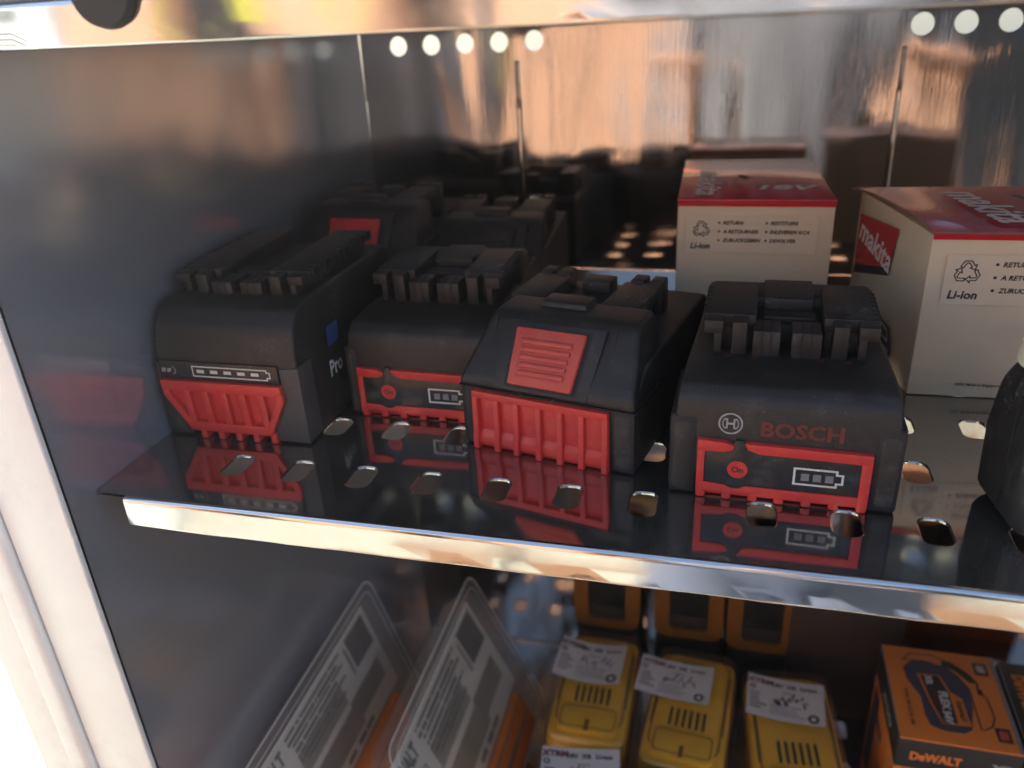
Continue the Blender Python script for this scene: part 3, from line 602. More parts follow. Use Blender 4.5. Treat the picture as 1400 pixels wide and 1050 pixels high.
for i in range(n):
    for (A_, B_) in (((0, i), (0, i + 1)), ((n, i), (n, i + 1)), ((i, n), (i + 1, n)), ((i, 0), (i + 1, 0))):
        p, q = gx[A_[0]][A_[1]], gx[B_[0]][B_[1]]
        bm.faces.new([bm.verts.new(v) for v in (p, q, (q[0], q[1], q[2] - .0011), (p[0], p[1], p[2] - .0011))])
bmesh.ops.remove_doubles(bm, verts=bm.verts, dist=1e-6); fin('lid_edge', bm, M['card_raw'], lid, smooth=False)
# red front edge strip folding over
F = face_frame(FL, FR, 0, .0012)
bm = NB(); rect(bm, .0, .0826, H2 - .0030, H2 - .0006); decal('red_edge', bm, M['card_red'], t, F)
F = face_frame(FL, FR, 0, .0010)
bm = NB(); recycle(bm, .0157, .0602, .0060); text_bm(bm, 'Li-ion', .0153, .0500, w=.0118, bold=.03, shear=.15)
def bullets(bm, x, y, lines, h, pitch):
    for k, s in enumerate(lines):
        disc(bm, x, y - k * pitch, h * .3, n=8, z=.00012); text_bm(bm, s, x + h * .95, y - k * pitch, h=h, bold=.03, shear=.2, align='L')
bullets(bm, .0268, .0638, ['RETURN', 'A RETOURNER', 'ZURUCKGEBEN'], .0023, .0058); bullets(bm, .0500, .0638, ['RESTITUIRE', 'INLEVEREN KCA', 'DEVOLVER'], .0023, .0058)
text_bm(bm, 'CELL Made in Singapore', .0195, .0070, h=.0018, bold=.02, shear=.2, align='L')
decal('printing', bm, M['ink'], t, F)
bm = NB(); rect(bm, .0070, .0790, .0455, .0680, .00002); decal('sticker', bm, M['sticker'], t, face_frame(FL, FR, 0, .0009))
# left face: u from back to front
F = face_frame(BL, FL, 0, .0010); L = math.dist(BL, FL)
bm = NB(); poly(bm, [(.006, .0655), (.0540, .0700), (.050, .0500), (.006, .0385)], .00003); decal('logo_panel', bm, M['card_red'], t, F)
bm = NB(); poly(bm, [(.006, .0385), (.0500, .0500), (.0490, .0458), (.006, .0338)], .00003); decal('logo_bar', bm, M['ink'], t, F)
bm = NB(); poly(bm, [(.006, .0400), (.0495, .0515), (.0300, .0580)], .00006); decal('logo_wedge', bm, M['red'], t, F)
def shear_z(bm, k):
    for v in bm.verts: v.co.y += k * v.co.x
bm = NB(); text_bm(bm, 'makita', 0, 0, h=.0125, w=.043, bold=.022, shear=.3, thick=.0001); shear_z(bm, -.16); bmesh.ops.translate(bm, verts=bm.verts, vec=(.0290, .0560, 0)); decal('lettering', bm, M['silver_print'], t, F)
# product picture: small tag and battery drawing
bm = NB(); outline(bm, [(.0240, .0285), (.0330, .0290), (.0335, .0130), (.0245, .0120)], .0010, .00006); poly(bm, [(.0262, .0265), (.0318, .0268), (.0322, .0195), (.0264, .0190)], .00006); decal('picture_tag', bm, M['ink'], t, F)
bm = NB()
for p in ([(.040, .0060), (.0395, .0150), (.048, .0245), (.060, .0235), (.066, .0130), (.062, .0050)],): poly(bm, p, .00005)
decal('battery_picture', bm, M['navy'], t, F)
bm = NB(); outline(bm, [(.0450, .0170), (.0500, .0225), (.0580, .0215), (.0600, .0155)], .0008, .00008); outline(bm, [(.0420, .0075), (.0420, .0140), (.0620, .0120), (.0600, .0065)], .0008, .00008); poly(bm, [(.0560, .006), (.065, .0085), (.064, .0045), (.057, .0035)], .00008); decal('picture_lines', bm, M['silver_print'], t, F)
# lid lettering (runs along depth)
u = Vector((BL[0] - FL[0], BL[1] - FL[1], 0)).normalized()
F = frame_mat((FL[0] + .034, FL[1] + .034, H2 + .0009), (-.55, .83, 0), (-.83, -.55, 0))
F = frame_mat((FL[0] + .0300, FL[1] + .040, H2 + .0016), u * -1, Vector((.97, .22, 0)))
bm = NB(); text_bm(bm, 'makita', 0, 0, h=.018, w=.060, bold=.022, shear=.3, thick=.0001); decal('lettering', bm, M['silver_print'], lid, F)
bm = NB(); poly(bm, [(.044, .062), (.0455, .0635), (.057, .045), (.0555, .0435)], .0); decal('handle_slot', bm, M['pit'], lid, Matrix.Translation((FL[0], FL[1], H2 + .0013)))
bm = NB(); text_bm(bm, 'makita', 0, 0, h=.011, w=.050, bold=.022, shear=.3, thick=.0001); decal('lettering', bm, M['silver_print'], lid, frame_mat((FL[0] + .068, FL[1] + .045, H2 + .0013), u * -1, Vector((.97, .22, 0))))
# box 1 (far)
t, FL, FR, BR, BL = white_box('white box with red lid standing by the back wall behind the batteries', (-.0275, .4330), (.0500, .4330), (.0440, .5390), (-.0300, .5370), .0772, False)
bm = NB(); hexa(bm, [(FL[0] - .0003, FL[1] - .0006), (FR[0] + .0003, FR[1] - .0006), BR, BL], .0759, .0775, .0004); lid = fin('lid', bm, M['card_red'], t)
F = face_frame(FL, FR, 0, .0011)
bm = NB(); rect(bm, .0, .0775, .0740, .0760); decal('red_edge', bm, M['card_red'], t, F)
bm = NB(); recycle(bm, .0125, .0620, .0050); text_bm(bm, 'Li-ion', .0122, .0532, w=.0100, bold=.03, shear=.15)
bullets(bm, .0215, .0655, ['RETURN', 'A RETOURNER', 'ZURUCKGEBEN'], .0020, .0046); bullets(bm, .0450, .0655, ['RESTITUIRE', 'INLEVEREN KCA', 'DEVOLVER'], .0020, .0046)
decal('printing', bm, M['ink'], t, F)
bm = NB(); rect(bm, .0045, .0700, .0495, .0695, .00002); decal('sticker', bm, M['sticker'], t, face_frame(FL, FR, 0, .0009))
bm = NB(); text_bm(bm, 'makita', 0, 0, h=.014, w=.060, bold=.022, shear=.3, thick=.0001); decal('lettering', bm, M['silver_print'], lid, frame_mat((FL[0] + .0150, FL[1] + .038, .0777), (0, -1, 0), (1, 0, 0)))
bm = NB(); text_bm(bm, '18V', 0, 0, h=.011, w=.032, bold=.04, shear=.2, thick=.0001); decal('lettering', bm, M['silver_print'], lid, frame_mat((FL[0] + .056, FL[1] + .026, .0777), (1, 0, 0), (0, 1, 0)))
bm = NB(); poly(bm, [(.029, .058), (.034, .056), (.036, .048), (.033, .048)], 0); decal('handle_slot', bm, M['pit'], lid, Matrix.Translation((FL[0], FL[1], .0778)))
bm = NB(); rect(bm, 0.002, .072, .0975, .0990, 0); decal('lid_fold', bm, M['card_raw'], lid, Matrix.Translation((FL[0], FL[1], .0778)))

# ------------------------------------------------------------------ lower shelf goods
LZ = -0.356
def price_label(label, c, w, h, rz, z, curl=.002, tilt=0, pen=.014):
    bm = NB(); n = 8; A = []
    for i in range(n + 1):
        x = (i / n - .5) * w; A.append([(x, (j / 3 - .5) * h, curl * (2 * abs(i / n - .5)) ** 2.2) for j in range(4)])
    V = [[bm.verts.new(p) for p in r] for r in A]; V2 = [[bm.verts.new((p[0], p[1], p[2] - .00025)) for p in r] for r in A]
    for i in range(n):
        for j in range(3): bm.faces.new((V[i][j], V[i + 1][j], V[i + 1][j + 1], V[i][j + 1])); bm.faces.new((V2[i][j], V2[i][j + 1], V2[i + 1][j + 1], V2[i + 1][j]))
    t = thing('price_label', label, 'label', (c[0], c[1], z), rz, 'white paper labels on the yellow battery packs'); t.rotation_euler = (tilt, 0, rz)
    fin('paper', bm, M['paper'], t)
    def lift(bm):
        for v in bm.verts: v.co.z = .00012 + curl * (2 * abs(v.co.x / w)) ** 2.2
        return bm
    bm = NB(); text_bm(bm, 'XTRM', -.33 * w, .36 * h, h=h * .13, bold=.05); lift(bm); decal('lettering', bm, M['red_print'], t, Matrix())
    bm = NB(); text_bm(bm, '18V  XR  Li-ion', .12 * w, .33 * h, h=h * .10, bold=.04); text_bm(bm, 'battery', .05 * w, .16 * h, h=h * .07)
    rnd = random.Random(hash(round(c[0] * 1e4)))
    for k in range(5): rect(bm, -.46 * w, (-.46 + .12 + .10 * rnd.random()) * w, (.06 - .085 * k) * h, (.03 - .085 * k) * h)
    for k in range(4): rect(bm, -.20 * w, (.1 + .2 * rnd.random()) * w, (-.16 - .07 * k) * h, (-.172 - .07 * k) * h)
    ring(bm, .36 * w, -.36 * h, h * .05, h * .10, n=14); ring(bm, -.43 * w, .19 * h, h * .03, h * .06, n=10)
    # handwriting strokes
    x = -.16 * w
    while x < .34 * w:
        dx = w * (.018 + .02 * rnd.random()); y0 = h * (-.04 + .08 * rnd.random()); y1 = y0 + h * (.05 + .12 * rnd.random()) * rnd.choice((-1, 1)); s = w * pen
        poly(bm, [(x, y0), (x + s, y0), (x + dx + s, y1), (x + dx, y1)]); x += dx * (1.0 + (2 if rnd.random() < .12 else 0))
    lift(bm); decal('printing', bm, M['ink'], t, Matrix()); return t

def yellow_pack(label, cx, y0, y1, w, rz, ztop):
    """yellow battery lying face up in a clear clamshell; thing origin at shelf"""
    t = thing('yellow_battery_pack', label, 'battery', (cx, (y0 + y1) / 2, LZ), rz, 'yellow batteries in clear packs on the lower shelf')
    hw, hl, H = w / 2, (y1 - y0) / 2, ztop - LZ
    pts = arc_hole(0, 0, hw, hl, hw * .34, 5)
    bm = NB(); prism(bm, pts, 'z', .004, H - .010, bev=.003); fin('body', bm, M['yellow'], t)
    bm = NB(); prism(bm, arc_hole(0, 0, hw * .98, hl * .98, hw * .34, 5), 'z', H - .020, H - .003, bev=.003, seg=3); fin('cover', bm, M['yellow'], t)
    bm = NB(); prism(bm, arc_hole(0, -hl * .62, hw * .76, hl * .24, hw * .2, 4), 'z', H - .005, H - .0004, bev=.0012, seg=2); fin('grip', bm, M['yellow'], t)
    bm = NB(); prism(bm, arc_hole(0, hl * .10, hw * .78, hl * .80, hw * .34, 4), 'z', H - .006, H - .0016, bev=.001, seg=2); fin('raised_face', bm, M['yellow'], t)
    bm = NB(); prism(bm, arc_hole(0, hl * .66, hw * .44, hl * .13, hw * .08, 3), 'z', H - .006, H - .0012, bev=.0); fin('latch_opening', bm, M['slot'], t, smooth=False)
    for k in range(6):
        x = (-.5 + k / 5) * hw * .82; bm = NB(); prism(bm, arc_hole(x, -hl * .20, hw * .035, hl * .15, hw * .03, 3), 'z', H - .004, H - .0011); fin('slot', bm, M['slot'], t, smooth=False)
    for sx in (-1, 1):
        bm = NB(); box(bm, *sorted((sx * hw * .90, sx * hw * .84)), -hl * .35, hl * .7, H - .012, H - .0026, bev=.0008); fin('side_groove', bm, M['slot'], t)
    bm = NB(); o1 = arc_hole(0, hl * .10, hw * .86, hl * .86, hw * .38, 5); outline(bm, o1, hw * .035, H - .0024); fin('moulded_line', bm, M['dim_yellow'], t, smooth=False)
    bm = NB(); outline(bm, arc_hole(0, -hl * .62, hw * .70, hl * .18, hw * .15, 4), hw * .03, H - .00025); fin('moulded_line', bm, M['dim_yellow'], t, smooth=False)
    bm = NB(); box(bm, -hw * .05, hw * .05, -hl * .84, -hl * .66, H - .004, H + .0002, bev=.0004); fin('rib', bm, M['dim_yellow'], t)
    # clamshell: flanged clear shell
    bm = NB(); prism(bm, arc_hole(0, 0, hw * 1.06, hl * 1.05, hw * .36, 6), 'z', .002, H + .0015, bev=.005, seg=4)
    box(bm, -hw * 1.22, hw * 1.22, -hl * 1.22, hl * 1.14, .0222, .0228); c = fin('clear_shell', bm, M['clearer'], t)
    return t
ZT_ = -0.285

yellow_pack('yellow battery in clear pack, leftmost of three, its paper label curled', -.0770, .396, .500, .056, 0.0, -.285)
yellow_pack('yellow battery in clear pack in the middle of the three yellow ones', -.0080, .386, .493, .056, R_(-5), -.285)
yellow_pack('yellow battery in clear pack under the label with heaviest pen writing', .0630, .368, .485, .058, R_(5), -.285)
price_label('white paper label stuck across the leftmost yellow battery, curled up at its ends', (-.0830, .4640), .050, .040, R_(-2), -.2815, curl=.004)
price_label('white paper label stuck across the middle yellow battery', (-.0200, .4590), .053, .036, R_(-5), -.2818, pen=.018)
price_label('white paper label with heavy pen writing on the rightmost yellow battery', (.0570, .4550), .052, .038, R_(-3), -.2818, pen=.026)

def displaced(bm, amp, sc, seed):
    from mathutils import noise
    for v in bm.verts:
        p = v.co * sc + Vector((seed, seed * 2.1, 0)); d = noise.fractal(p, 1.0, 2.0, 5); r = abs(noise.noise(p * 1.7))
        v.co += (v.normal if v.normal.length > 0 else Vector((0, 0, 1))) * amp * (d - .6 * r)
# crumpled dark bag and its label, in front of the yellow packs
bm = NB(); bmesh.ops.create_grid(bm, x_segments=90, y_segments=60, size=.5)
for v in bm.verts:
    x, y = v.co.x * 2, v.co.y * 2; e = max(0, 1 - abs(x) ** 4) * max(0, 1 - abs(y) ** 4)
    v.co = Vector((v.co.x * .135, v.co.y * .085, .078 * e ** .45 + .002))
bm.normal_update(); displaced(bm, .006, 55, 3.0)
for v in bm.verts: v.co.z = max(.001, v.co.z)
o = fin('plastic_bag', bm, M['bag'], None, loc=(-.036, .3500, LZ)); tag(o, 'crumpled dark plastic bag in front of the yellow batteries at the bottom', 'bag')
price_label('white paper label lying on the crumpled dark bag, cut by the bottom edge', (-.0700, .3480), .0490, .036, R_(8), -.2580, curl=.001)

# blister packs leaning to the left, their long edges running back
def blister(label, T, D, y0, y1, length, c0, c1, cs0, cs1):
    D = Vector(D).normalized(); t = thing('blister_pack', label, 'package', (T[0], (y0 + y1) / 2, LZ), 0, 'clear blister packs leaning on the lower shelf')
    org = Vector((0, 0, T[2] - LZ)); F = frame_mat(org, (0, 1, 0), -D); hy = (y1 - y0) / 2; ym = (y0 + y1) / 2
    def sh(bm): bmesh.ops.transform(bm, matrix=F, verts=bm.verts); return bm
    bm = NB(); prism(bm, arc_hole(0, -length / 2, hy, length / 2, .010, 6), 'z', .0006, .0012); o = fin('clear_sheet', sh(bm), M['clear'], t, smooth=False)
    bm = NB(); outline(bm, arc_hole(0, -length / 2, hy, length / 2, .010, 6), .0011, .0014); fin('rim_glint', sh(bm), M['glint'], t, smooth=False)  # pale strips here and on the bead paint the bright edge glints
    bm = NB(); outline(bm, arc_hole(0, -length / 2, hy - .006, length / 2 - .006, .008, 6), .0006, .0015); fin('bead_glint', sh(bm), M['glint'], t, smooth=False)
    bm = NB(); prism(bm, arc_hole(0, -length / 2 - .002, hy - .006, length / 2 - .008, .008, 5), 'z', -.024, .0004, bev=.003); fin('clear_blister', sh(bm), M['clear'], t)
    X0, X1 = c0 - ym, c1 - ym
    bm = NB(); box(bm, X0, X1, -cs1, -cs0, -.0006, .0000); cd_ = fin('card', sh(bm), M['card_grey'], t, smooth=False)
    w = X1 - X0; h = cs1 - cs0
    def R(a, b_, c, d_): return (X0 + a * w, X0 + b_ * w, -cs0 - c * h, -cs0 - d_ * h)
    bm = NB()
    for r in ((.80, .97, .05, .40), ): rect(bm, *R(*r), .00012)
    decal('picture_square', sh(bm), M['ink'], cd_, Matrix())
    bm = NB(); rect(bm, *R(.765, .785, .10, .42), .00012); rect(bm, *R(.66, .94, .55, .80), .00012); rect(bm, *R(.25, .70, .60, .86), .00008); rect(bm, *R(.30, .66, .30, .52), .00008); decal('tint_block', sh(bm), M['card_txt2'], cd_, Matrix())
    bm = NB()
    for k, (a, b_) in enumerate(((.28, .74), (.28, .70), (.30, .74), (.30, .66), (.30, .72), (.30, .62), (.34, .68))):
        n_ = random.randint(2, 4); xs = sorted([a] + [a + (b_ - a) * random.random() for _ in range(n_)] + [b_])
        for q in range(len(xs) - 1): rect(bm, *R(xs[q] + .004, xs[q + 1] - .004, .055 + .058 * k, .085 + .058 * k + .01 * (k % 2)), .00016)
    for k in range(9): rect(bm, *R(.30, .50 + .1 * random.random(), .60 + .03 * k, .612 + .03 * k), .00016)
    for k in range(7): rect(bm, *R(.66 + .02 * random.random(), .90, .58 + .03 * k, .59 + .03 * k), .00016)
    for a in (.50, .60, .68): rect(bm, *R(a, a + .07, .90, .96), .00016)
    outline(bm, [(X0 + .02 * w, -cs0 - .30 * h), (X0 + .24 * w, -cs0 - .30 * h), (X0 + .24 * w, -cs0 - .90 * h), (X0 + .02 * w, -cs0 - .90 * h)][::-1], .0012, .00016)
    rect(bm, *R(.05, .20, .40, .80), .00012)
    decal('printing', sh(bm), M['card_txt'], cd_, Matrix())
    bm = NB(); text_bm(bm, 'DeWALT', X0 + .135 * w, -cs0 - .135 * h, h=.15 * h, w=.22 * w, bold=.06, thick=.0002); decal('lettering', sh(bm), M['ink'], cd_, Matrix())
    # orange tool battery insert in the lower part
    bm = NB(); box(bm, -hy + .012, hy - .03, -length * .97, -cs1 - .002, -.020, .004, bev=.003, seg=2); ins = fin('orange_insert', sh(bm), M['orange'], t)
    bm = NB(); box(bm, -hy + .014, hy - .032, -length * .86, -length * .83, .0035, .0048, bev=.0003, seg=1); box(bm, -hy + .014, hy - .032, -length * .75, -length * .74, .0035, .0046); fin('insert_groove', sh(bm), M['card_raw'], ins)
    return t
blister('clear blister pack with grey printed card, nearer and to the right of the two', (-.1784, 0, -.2195), (.428, 0, -.904), .305, .475, .128, .290, .4535, .010, .089)
blister('clear blister pack with grey printed card, farther left in the pale glare', (-.2402, 0, -.1958), (.304, 0, -.953), .255, .430, .128, .250, .410, .011, .078)

# orange and black cartons
def tool_box(label, x0, x1, y0, y1, top, rz=0, main=True):
    ox, oy = (x0 + x1) / 2, (y0 + y1) / 2
    t = thing('battery_carton', label, 'box', (ox, oy, LZ), rz, 'orange and black cartons on the lower shelf'); w, d, H = x1 - x0, y1 - y0, top - LZ
    bm = NB(); box(bm, -w / 2, w / 2, -d / 2, d / 2, .0005, H - .025, bev=.0008); fin('carton', bm, M['orange'], t)
    bm = NB(); box(bm, -w / 2 - .0002, w / 2 + .0002, -d / 2 - .0002, d / 2 + .0002, H - .0248, H - .001, bev=.0008); fin('black_band', bm, M['box_black'], t)
    bm = NB(); box(bm, -w / 2, w / 2, -d / 2, d / 2, H - .0015, H, bev=.0005); lid = fin('lid', bm, M['orange'] if main else M['box_black'], t)
    for (a, b_, c, e) in ((-w / 2 - .0003, -w / 2 + .0004, -d / 2, d / 2), (w / 2 - .0022, w / 2 + .0003, -d / 2, d / 2)):
        bm = NB(); rect(bm, a, b_, c, e, H + .00006); decal('worn_edge', bm, M['led'], lid, Matrix())
    F = face_frame((-w / 2, -d / 2), (w / 2, -d / 2), H - .025, .0004)
    bm = NB(); text_bm(bm, 'DeWALT', w * .32, .0115, h=.0072, w=.029, bold=.06, thick=.0002); decal('lettering', bm, M['orange'], t, F)
    bm = NB(); text_bm(bm, 'XR', w * .86, .0110, h=.0070, bold=.06, thick=.0002); decal('lettering', bm, M['grey_print'], t, F)
    Fl = face_frame((-w / 2, d / 2), (-w / 2, -d / 2), 0, .0004)
    bm = NB(); text_bm(bm, 'DeWALT', d * .35, H - .045, h=.008, w=.03, bold=.06); rect(bm, d * .60, d * .95, H - .10, H - .06); rect(bm, d * .1, d * .3, H - .1, H - .03, .00005); decal('side_printing', bm, M['navy'], t, Fl)
    bm = NB(); text_bm(bm, 'XR', d * .45, H - .014, h=.007, bold=.04); text_bm(bm, '54V', d * .65, H - .014, h=.008, bold=.04); ring(bm, d * .88, H - .035, .004, .005); decal('side_lettering', bm, M['grey_print'], t, Fl)
    if main:
        # battery drawing on the lid, read from the right side
        T = Matrix.Translation((0, 0, H + .00012)); s = w / .070
        def sc(l): return [(x * s * .001, y * s * .001) for x, y in l]
        bm = NB(); poly(bm, sc([(-24, 21), (-18, 28), (-8, 28.5), (3, 25), (9, 18), (14, 8), (13, -8), (9, -27), (4, -31), (-8, -31), (-15, -28), (-17, -20), (-17, -4), (-23, 10)])); decal('battery_picture', bm, M['navy'], lid, T)
        bm = NB(); outline(bm, sc([(-24, 28), (-17, 36), (-4, 36), (8, 31), (17, 22), (21, 14), (20, 9), (24, 2), (25, -14), (22, -22), (17, -26), (14, -26), (14, 8), (9, 18), (3, 25), (-8, 28.5), (-18, 28)])[::-1], .0009, .00004); poly(bm, sc([(2, 32), (10, 29), (18, 20), (20, 14), (16, 14), (9, 23), (1, 27)]), .00004); poly(bm, sc([(19, 9), (22, 9), (22, 4), (19, 4)]), .00004); decal('picture_outline', bm, M['ink'], lid, T)
        bm = NB(); poly(bm, sc([(-16, 16), (-2, 17), (2, 3), (8, -2), (9, -25), (-8, -25.5), (-12, -10)]), .0003); decal('picture_label_edge', bm, M['orange'], lid, T)
        bm = NB(); poly(bm, sc([(-14.5, 15), (-3, 16), (0.8, 2), (1.5, -24), (-7, -24.5), (-10.8, -10)]), .0005); decal('picture_label', bm, M['ink'], lid, T)
        def rot_text(st, x, y, h, ang, m, name='lettering', wdt=None):
            bm = NB(); text_bm(bm, st, 0, 0, h=h * s, w=wdt, bold=.05, thick=.0002); bmesh.ops.rotate(bm, verts=bm.verts, cent=(0, 0, 0), matrix=Matrix.Rotation(R_(ang), 3, 'Z')); decal(name, bm, m, lid, T @ Matrix.Translation((x * s * .001, y * s * .001, .0005)))
        rot_text('FLEX', -3.0, -6, .0055, -90, M['white_print'], wdt=.0150); rot_text('VOLT', -8.0, -6, .0040, -90, M['red_print'], wdt=.012); rot_text('54V', -3.5, -20, .0050, -90, M['white_print']); rot_text('XR', -9.5, 11, .0045, -90, M['white_print'])
        rot_text('DeWALT', 5.4, -13.5, .0032, -90, M['ink'], wdt=.016); rot_text('2.0 Ah  18V / 0.7 Ah  54V', -25.5, -15, .0022, -90, M['ink'], wdt=.030)
        for (x, y, c) in ((25.5, 28, 'grey_print'), (26.5, -28, 'button')):
            bm = NB(); rect(bm, (x - 4.2) * s * .001, (x + 4.2) * s * .001, (y - 5.5) * s * .001, (y + 5.5) * s * .001); decal('lid_symbol', bm, M['ink'], lid, T)
            bm = NB(); rect(bm, (x - 2.6) * s * .001, (x + 2.6) * s * .001, (y - 3.4) * s * .001, (y + 3.4) * s * .001, .0002); decal('lid_symbol', bm, M[c], lid, T)
    else:
        T = Matrix.Translation((0, 0, H + .00012))
        for k, (st, m) in enumerate((('DeWALT', 'orange'), ('XR', 'grey_print'))):
            bm = NB(); text_bm(bm, st, 0, 0, h=.0085, w=.034 if k == 0 else .012, bold=.05, thick=.0002); bmesh.ops.rotate(bm, verts=bm.verts, cent=(0, 0, 0), matrix=Matrix.Rotation(R_(-90), 3, 'Z')); decal('lettering', bm, M[m], lid, T @ Matrix.Translation((-w * .36, .012 - .045 * k, 0)))
    return t
tool_box('orange carton with a battery picture on its lid and a black front band', .1175, .1855, .3985, .4780, -.240)
tool_box('black lidded carton with orange lettering, half out of view at the right edge', .1885, .2560, .3960, .4760, -.2405, main=False)
for (cx, z0, lab) in ((-.0790, -.296, 'yellow framed dark battery added in place of a wall reflection, leftmost of three'), (-.0140, -.296, 'yellow framed dark battery added in place of a wall reflection, middle of three'), (.0420, -.300, 'yellow framed dark battery added in place of a wall reflection, beside the dark carton')):
    t = thing('reflected_battery', lab, 'battery', (cx, .532, LZ), 0, 'yellow framed batteries added in place of wall reflections')  # solid row added where the wall mirrors the yellow packs
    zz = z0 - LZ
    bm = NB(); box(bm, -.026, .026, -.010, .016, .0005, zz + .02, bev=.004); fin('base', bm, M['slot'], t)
    bm = NB(); out = arc_hole(0, zz + .040, .0265, .040, .010, 5); inn = arc_hole(0, zz + .044, .0150, .036, .005, 5)
    for (ya, yb) in ((-.013, .0),):
        O0 = [bm.verts.new((p[0], ya, p[1])) for p in out]; I0 = [bm.verts.new((p[0], ya, p[1])) for p in inn]; O1 = [bm.verts.new((p[0], yb, p[1])) for p in out]; I1 = [bm.verts.new((p[0], yb, p[1])) for p in inn]
        for q in range(len(out)):
            r = (q + 1) % len(out); bm.faces.new((O0[q], O0[r], I0[r], I0[q])); bm.faces.new((O0[q], O1[q], O1[r], O0[r])); bm.faces.new((I0[q], I0[r], I1[r], I1[q])); bm.faces.new((O1[q], I1[q], I1[r], O1[r]))
    fin('reflected_yellow_frame', bm, M['dim_yellow'], t)
    bm = NB(); box(bm, -.0225, .0225, -.0085, .014, zz + .006, zz + .075, bev=.004); fin('dark_face', bm, M['gloss_black'], t)
# dark box standing behind, between the packs and the cartons
tb = thing('dark_carton', 'plain dark brown carton standing at the back wall behind the yellow batteries', 'box', (.080, .532, LZ))
bm = NB(); box(bm, -.018, .062, -.014, .014, .0005, .110, bev=.001); fin('carton', bm, mat('dark_brown_card', (.045, .03, .024), .7, noise=.2), tb)

# black disc added on the upper lip for a dark round reflection
o = thing('round_reflection', 'round black disc added for a dark reflection in the upper shelf lip near its left end', 'reflection_disc', (-.1855, .2338, .1862))
bm = NB(); bmesh.ops.create_cone(bm, cap_ends=True, segments=40, radius1=.0108, radius2=.0100, depth=.003); bmesh.ops.rotate(bm, verts=bm.verts, cent=(0, 0, 0), matrix=Matrix.Rotation(R_(90), 3, 'X')); bmesh.ops.translate(bm, verts=bm.verts, vec=(0, -.0017, 0)); fin('disc', bm, M['pit'], o)

# ------------------------------------------------------------------ the photographer, seen only in the polished steel
def skinned(name, verts, edges, m, parent, sub=1):
    me = bpy.data.meshes.new(name); me.from_pydata([v[:3] for v in verts], edges, []); o = bpy.data.objects.new(name, me); COL.objects.link(o); o.parent = parent
    sk = o.modifiers.new('Skin', 'SKIN'); me.skin_vertices.new() if not me.skin_vertices else None
    for i, v in enumerate(verts): r = v[3] if isinstance(v[3], tuple) else (v[3], v[3]); me.skin_vertices[0].data[i].radius = r; me.skin_vertices[0].data[i].use_root = (i == 0)
    sb = o.modifiers.new('Sub', 'SUBSURF'); sb.levels = sb.render_levels = sub
    dg = bpy.context.evaluated_depsgraph_get(); dg.update(); nm = bpy.data.meshes.new_from_object(o.evaluated_get(dg)); o.modifiers.clear(); o.data = nm
    nm.materials.clear(); nm.materials.append(m)
    for p in nm.polygons: p.use_smooth = True
    return o
per = thing('person', 'person in blue jeans and dark shirt, seen only as a reflection', 'person', (.085, -.40, GZ), R_(0))
V = [(0, 0, .92, (.15, .11)), (0, 0, 1.10, (.14, .10)), (0, 0, 1.32, (.17, .11)), (0, 0, 1.46, (.07, .06)), (-.18, 0, 1.42, .055), (.18, 0, 1.42, .055), (-.23, .04, 1.16, .042), (.23, .04, 1.16, .042)]
skinned('shirt', V, [(0, 1), (1, 2), (2, 3), (2, 4), (2, 5), (4, 6), (5, 7)], M['shirt'], per, 2)
V = [(0, 0, .94, (.155, .115)), (-.082, 0, .80, .10), (-.09, .02, .48, .07), (-.10, -.01, .08, .06), (.082, 0, .80, .10), (.09, .03, .48, .07), (.10, .01, .08, .06)]
skinned('jeans', V, [(0, 1), (1, 2), (2, 3), (0, 4), (4, 5), (5, 6)], M['denim'], per, 2)
for sx in (-1, 1):
    V = [(sx * .23, .05, 1.17, .038), (sx * .20, .16, 1.10, .034), (sx * .17, .24, 1.26, .026), (sx * .165, .28, 1.30, (.034, .016))]
    E = [(0, 1), (1, 2), (2, 3)]
    for k in range(4):
        b0 = len(V); fx = sx * (.165 + (k - 1.5) * .017); L_ = (.030, .034, .032, .025)[k]
        V += [(fx, .300, 1.322, .0085), (fx, .300 + L_ * .7, 1.336, .008), (fx - sx * .004, .300 + L_ * 1.1, 1.328, .007)]; E += [(3, b0), (b0, b0 + 1), (b0 + 1, b0 + 2)]
    b0 = len(V); V += [(sx * .140, .27, 1.312, .0095), (sx * .120, .288, 1.322, .0085)]; E += [(3, b0), (b0, b0 + 1)]
    skinned('arm', V, E, M['skin'], per, 1)
V = [(0, .0, 1.48, .052), (0, .015, 1.56, (.06, .07)), (0, .02, 1.64, (.075, .09)), (0, .015, 1.72, (.065, .08))]
hd = skinned('head', V, [(0, 1), (1, 2), (2, 3)], M['skin'], per, 2)
bm = NB(); bmesh.ops.create_uvsphere(bm, u_segments=20, v_segments=14, radius=.088)
for v in bm.verts: v.co = Vector((v.co.x, v.co.y * 1.1 - .002, v.co.z * 1.02 + 1.70)); 
bmesh.ops.delete(bm, geom=[v for v in bm.verts if v.co.z < 1.66 or (v.co.y > .055 and v.co.z < 1.73)], context='VERTS'); fin('hair', bm, M['hair'], hd)
bm = NB()
for (x, y, z, r) in ((-.028, .098, 1.645, .011), (.028, .098, 1.645, .011)): bmesh.ops.create_uvsphere(bm, u_segments=10, v_segments=8, radius=r, matrix=Matrix.Translation((x, y, z)))
fin('eyes', bm, M['ink'], hd)
bm = NB(); box(bm, -.012, .012, .095, .125, 1.60, 1.64, bev=.006, taper=(.5, .6)); fin('nose', bm, M['skin'], hd)
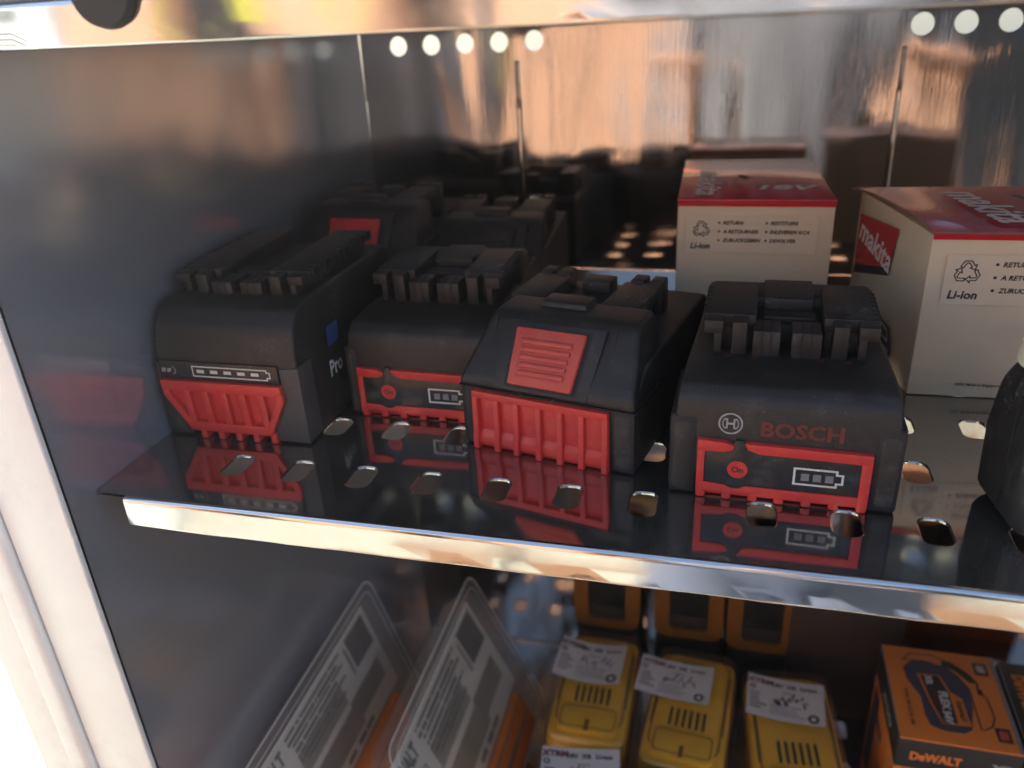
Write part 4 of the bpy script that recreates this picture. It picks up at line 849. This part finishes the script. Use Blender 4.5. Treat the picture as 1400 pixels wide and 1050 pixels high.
for sx in (-1, 1):
    bm = NB(); box(bm, sx * .12 - .045, sx * .12 + .045, -.10, .16, .0, .085, bev=.03, seg=3); fin('shoe', bm, M['pit'], per)
# yellow strap coil hanging left of the person (reflected in the upper lip)
st = thing('yellow_straps', 'yellow straps hanging on a rack, seen as reflections in upper lip', 'straps', (-.60, -.55, GZ))
for (x, lean, w) in ((-.10, .05, .006), (-.02, -.01, .03), (.13, .04, .007), (.17, .03, .007)):
    bm = NB(); prism(bm, [(x - lean, 1.33), (x - lean + w, 1.33), (x + lean + w, 1.62), (x + lean, 1.62)], 'y', -.004, .004, bev=.001); fin('strap', bm, M['yellow_band'], st)
bxo('rack_bar', M['grey_side'], st, (-330, 300, -10, 10, 1620, 1640), 3)
for x in (-320, 290): bxo('rack_leg', M['grey_side'], st, (x, x + 20, -10, 10, 1, 1620), 3)
st['group'] = 'things in front of the cabinet'; del st['group']
vp = thing('louvred_panel', 'white louvred panel standing at the left in front of the cabinet, seen as a reflection', 'panel', (-.98, -.52, GZ))
bxo('panel', M['post'], vp, (-110, 110, -12, 12, 1, 1560), 6)
for k in range(9): bxo('louvre', M['led'], vp, (-85, 60, 11, 17, 1080 + k * 50, 1098 + k * 50), 4)

# ------------------------------------------------------------------ thin milky air, added in place of the lens glare
HZ_D, HZ_G = 0.20, 0.86
bm = NB(); box(bm, -3.6, 3.6, -2.8, 3.6, GZ - 1.0, 0.80); me = bpy.data.meshes.new('glare_haze'); bmesh.ops.recalc_face_normals(bm, faces=bm.faces[:]); bm.to_mesh(me); bm.free()
hm = bpy.data.materials.new('glare_haze'); hm.use_nodes = True; hn = hm.node_tree.nodes
for x in list(hn):
    if x.type != 'OUTPUT_MATERIAL': hn.remove(x)
pv = hn.new('ShaderNodeVolumePrincipled'); pv.inputs['Color'].default_value = (0.94, 0.96, 1.0, 1); pv.inputs['Density'].default_value = HZ_D; pv.inputs['Anisotropy'].default_value = HZ_G
hm.node_tree.links.new(pv.outputs[0], hn['Material Output'].inputs['Volume']); hz = link('glare_haze', me, hm); tag(hz, kind='stuff')
scene.cycles.volume_bounces = 0
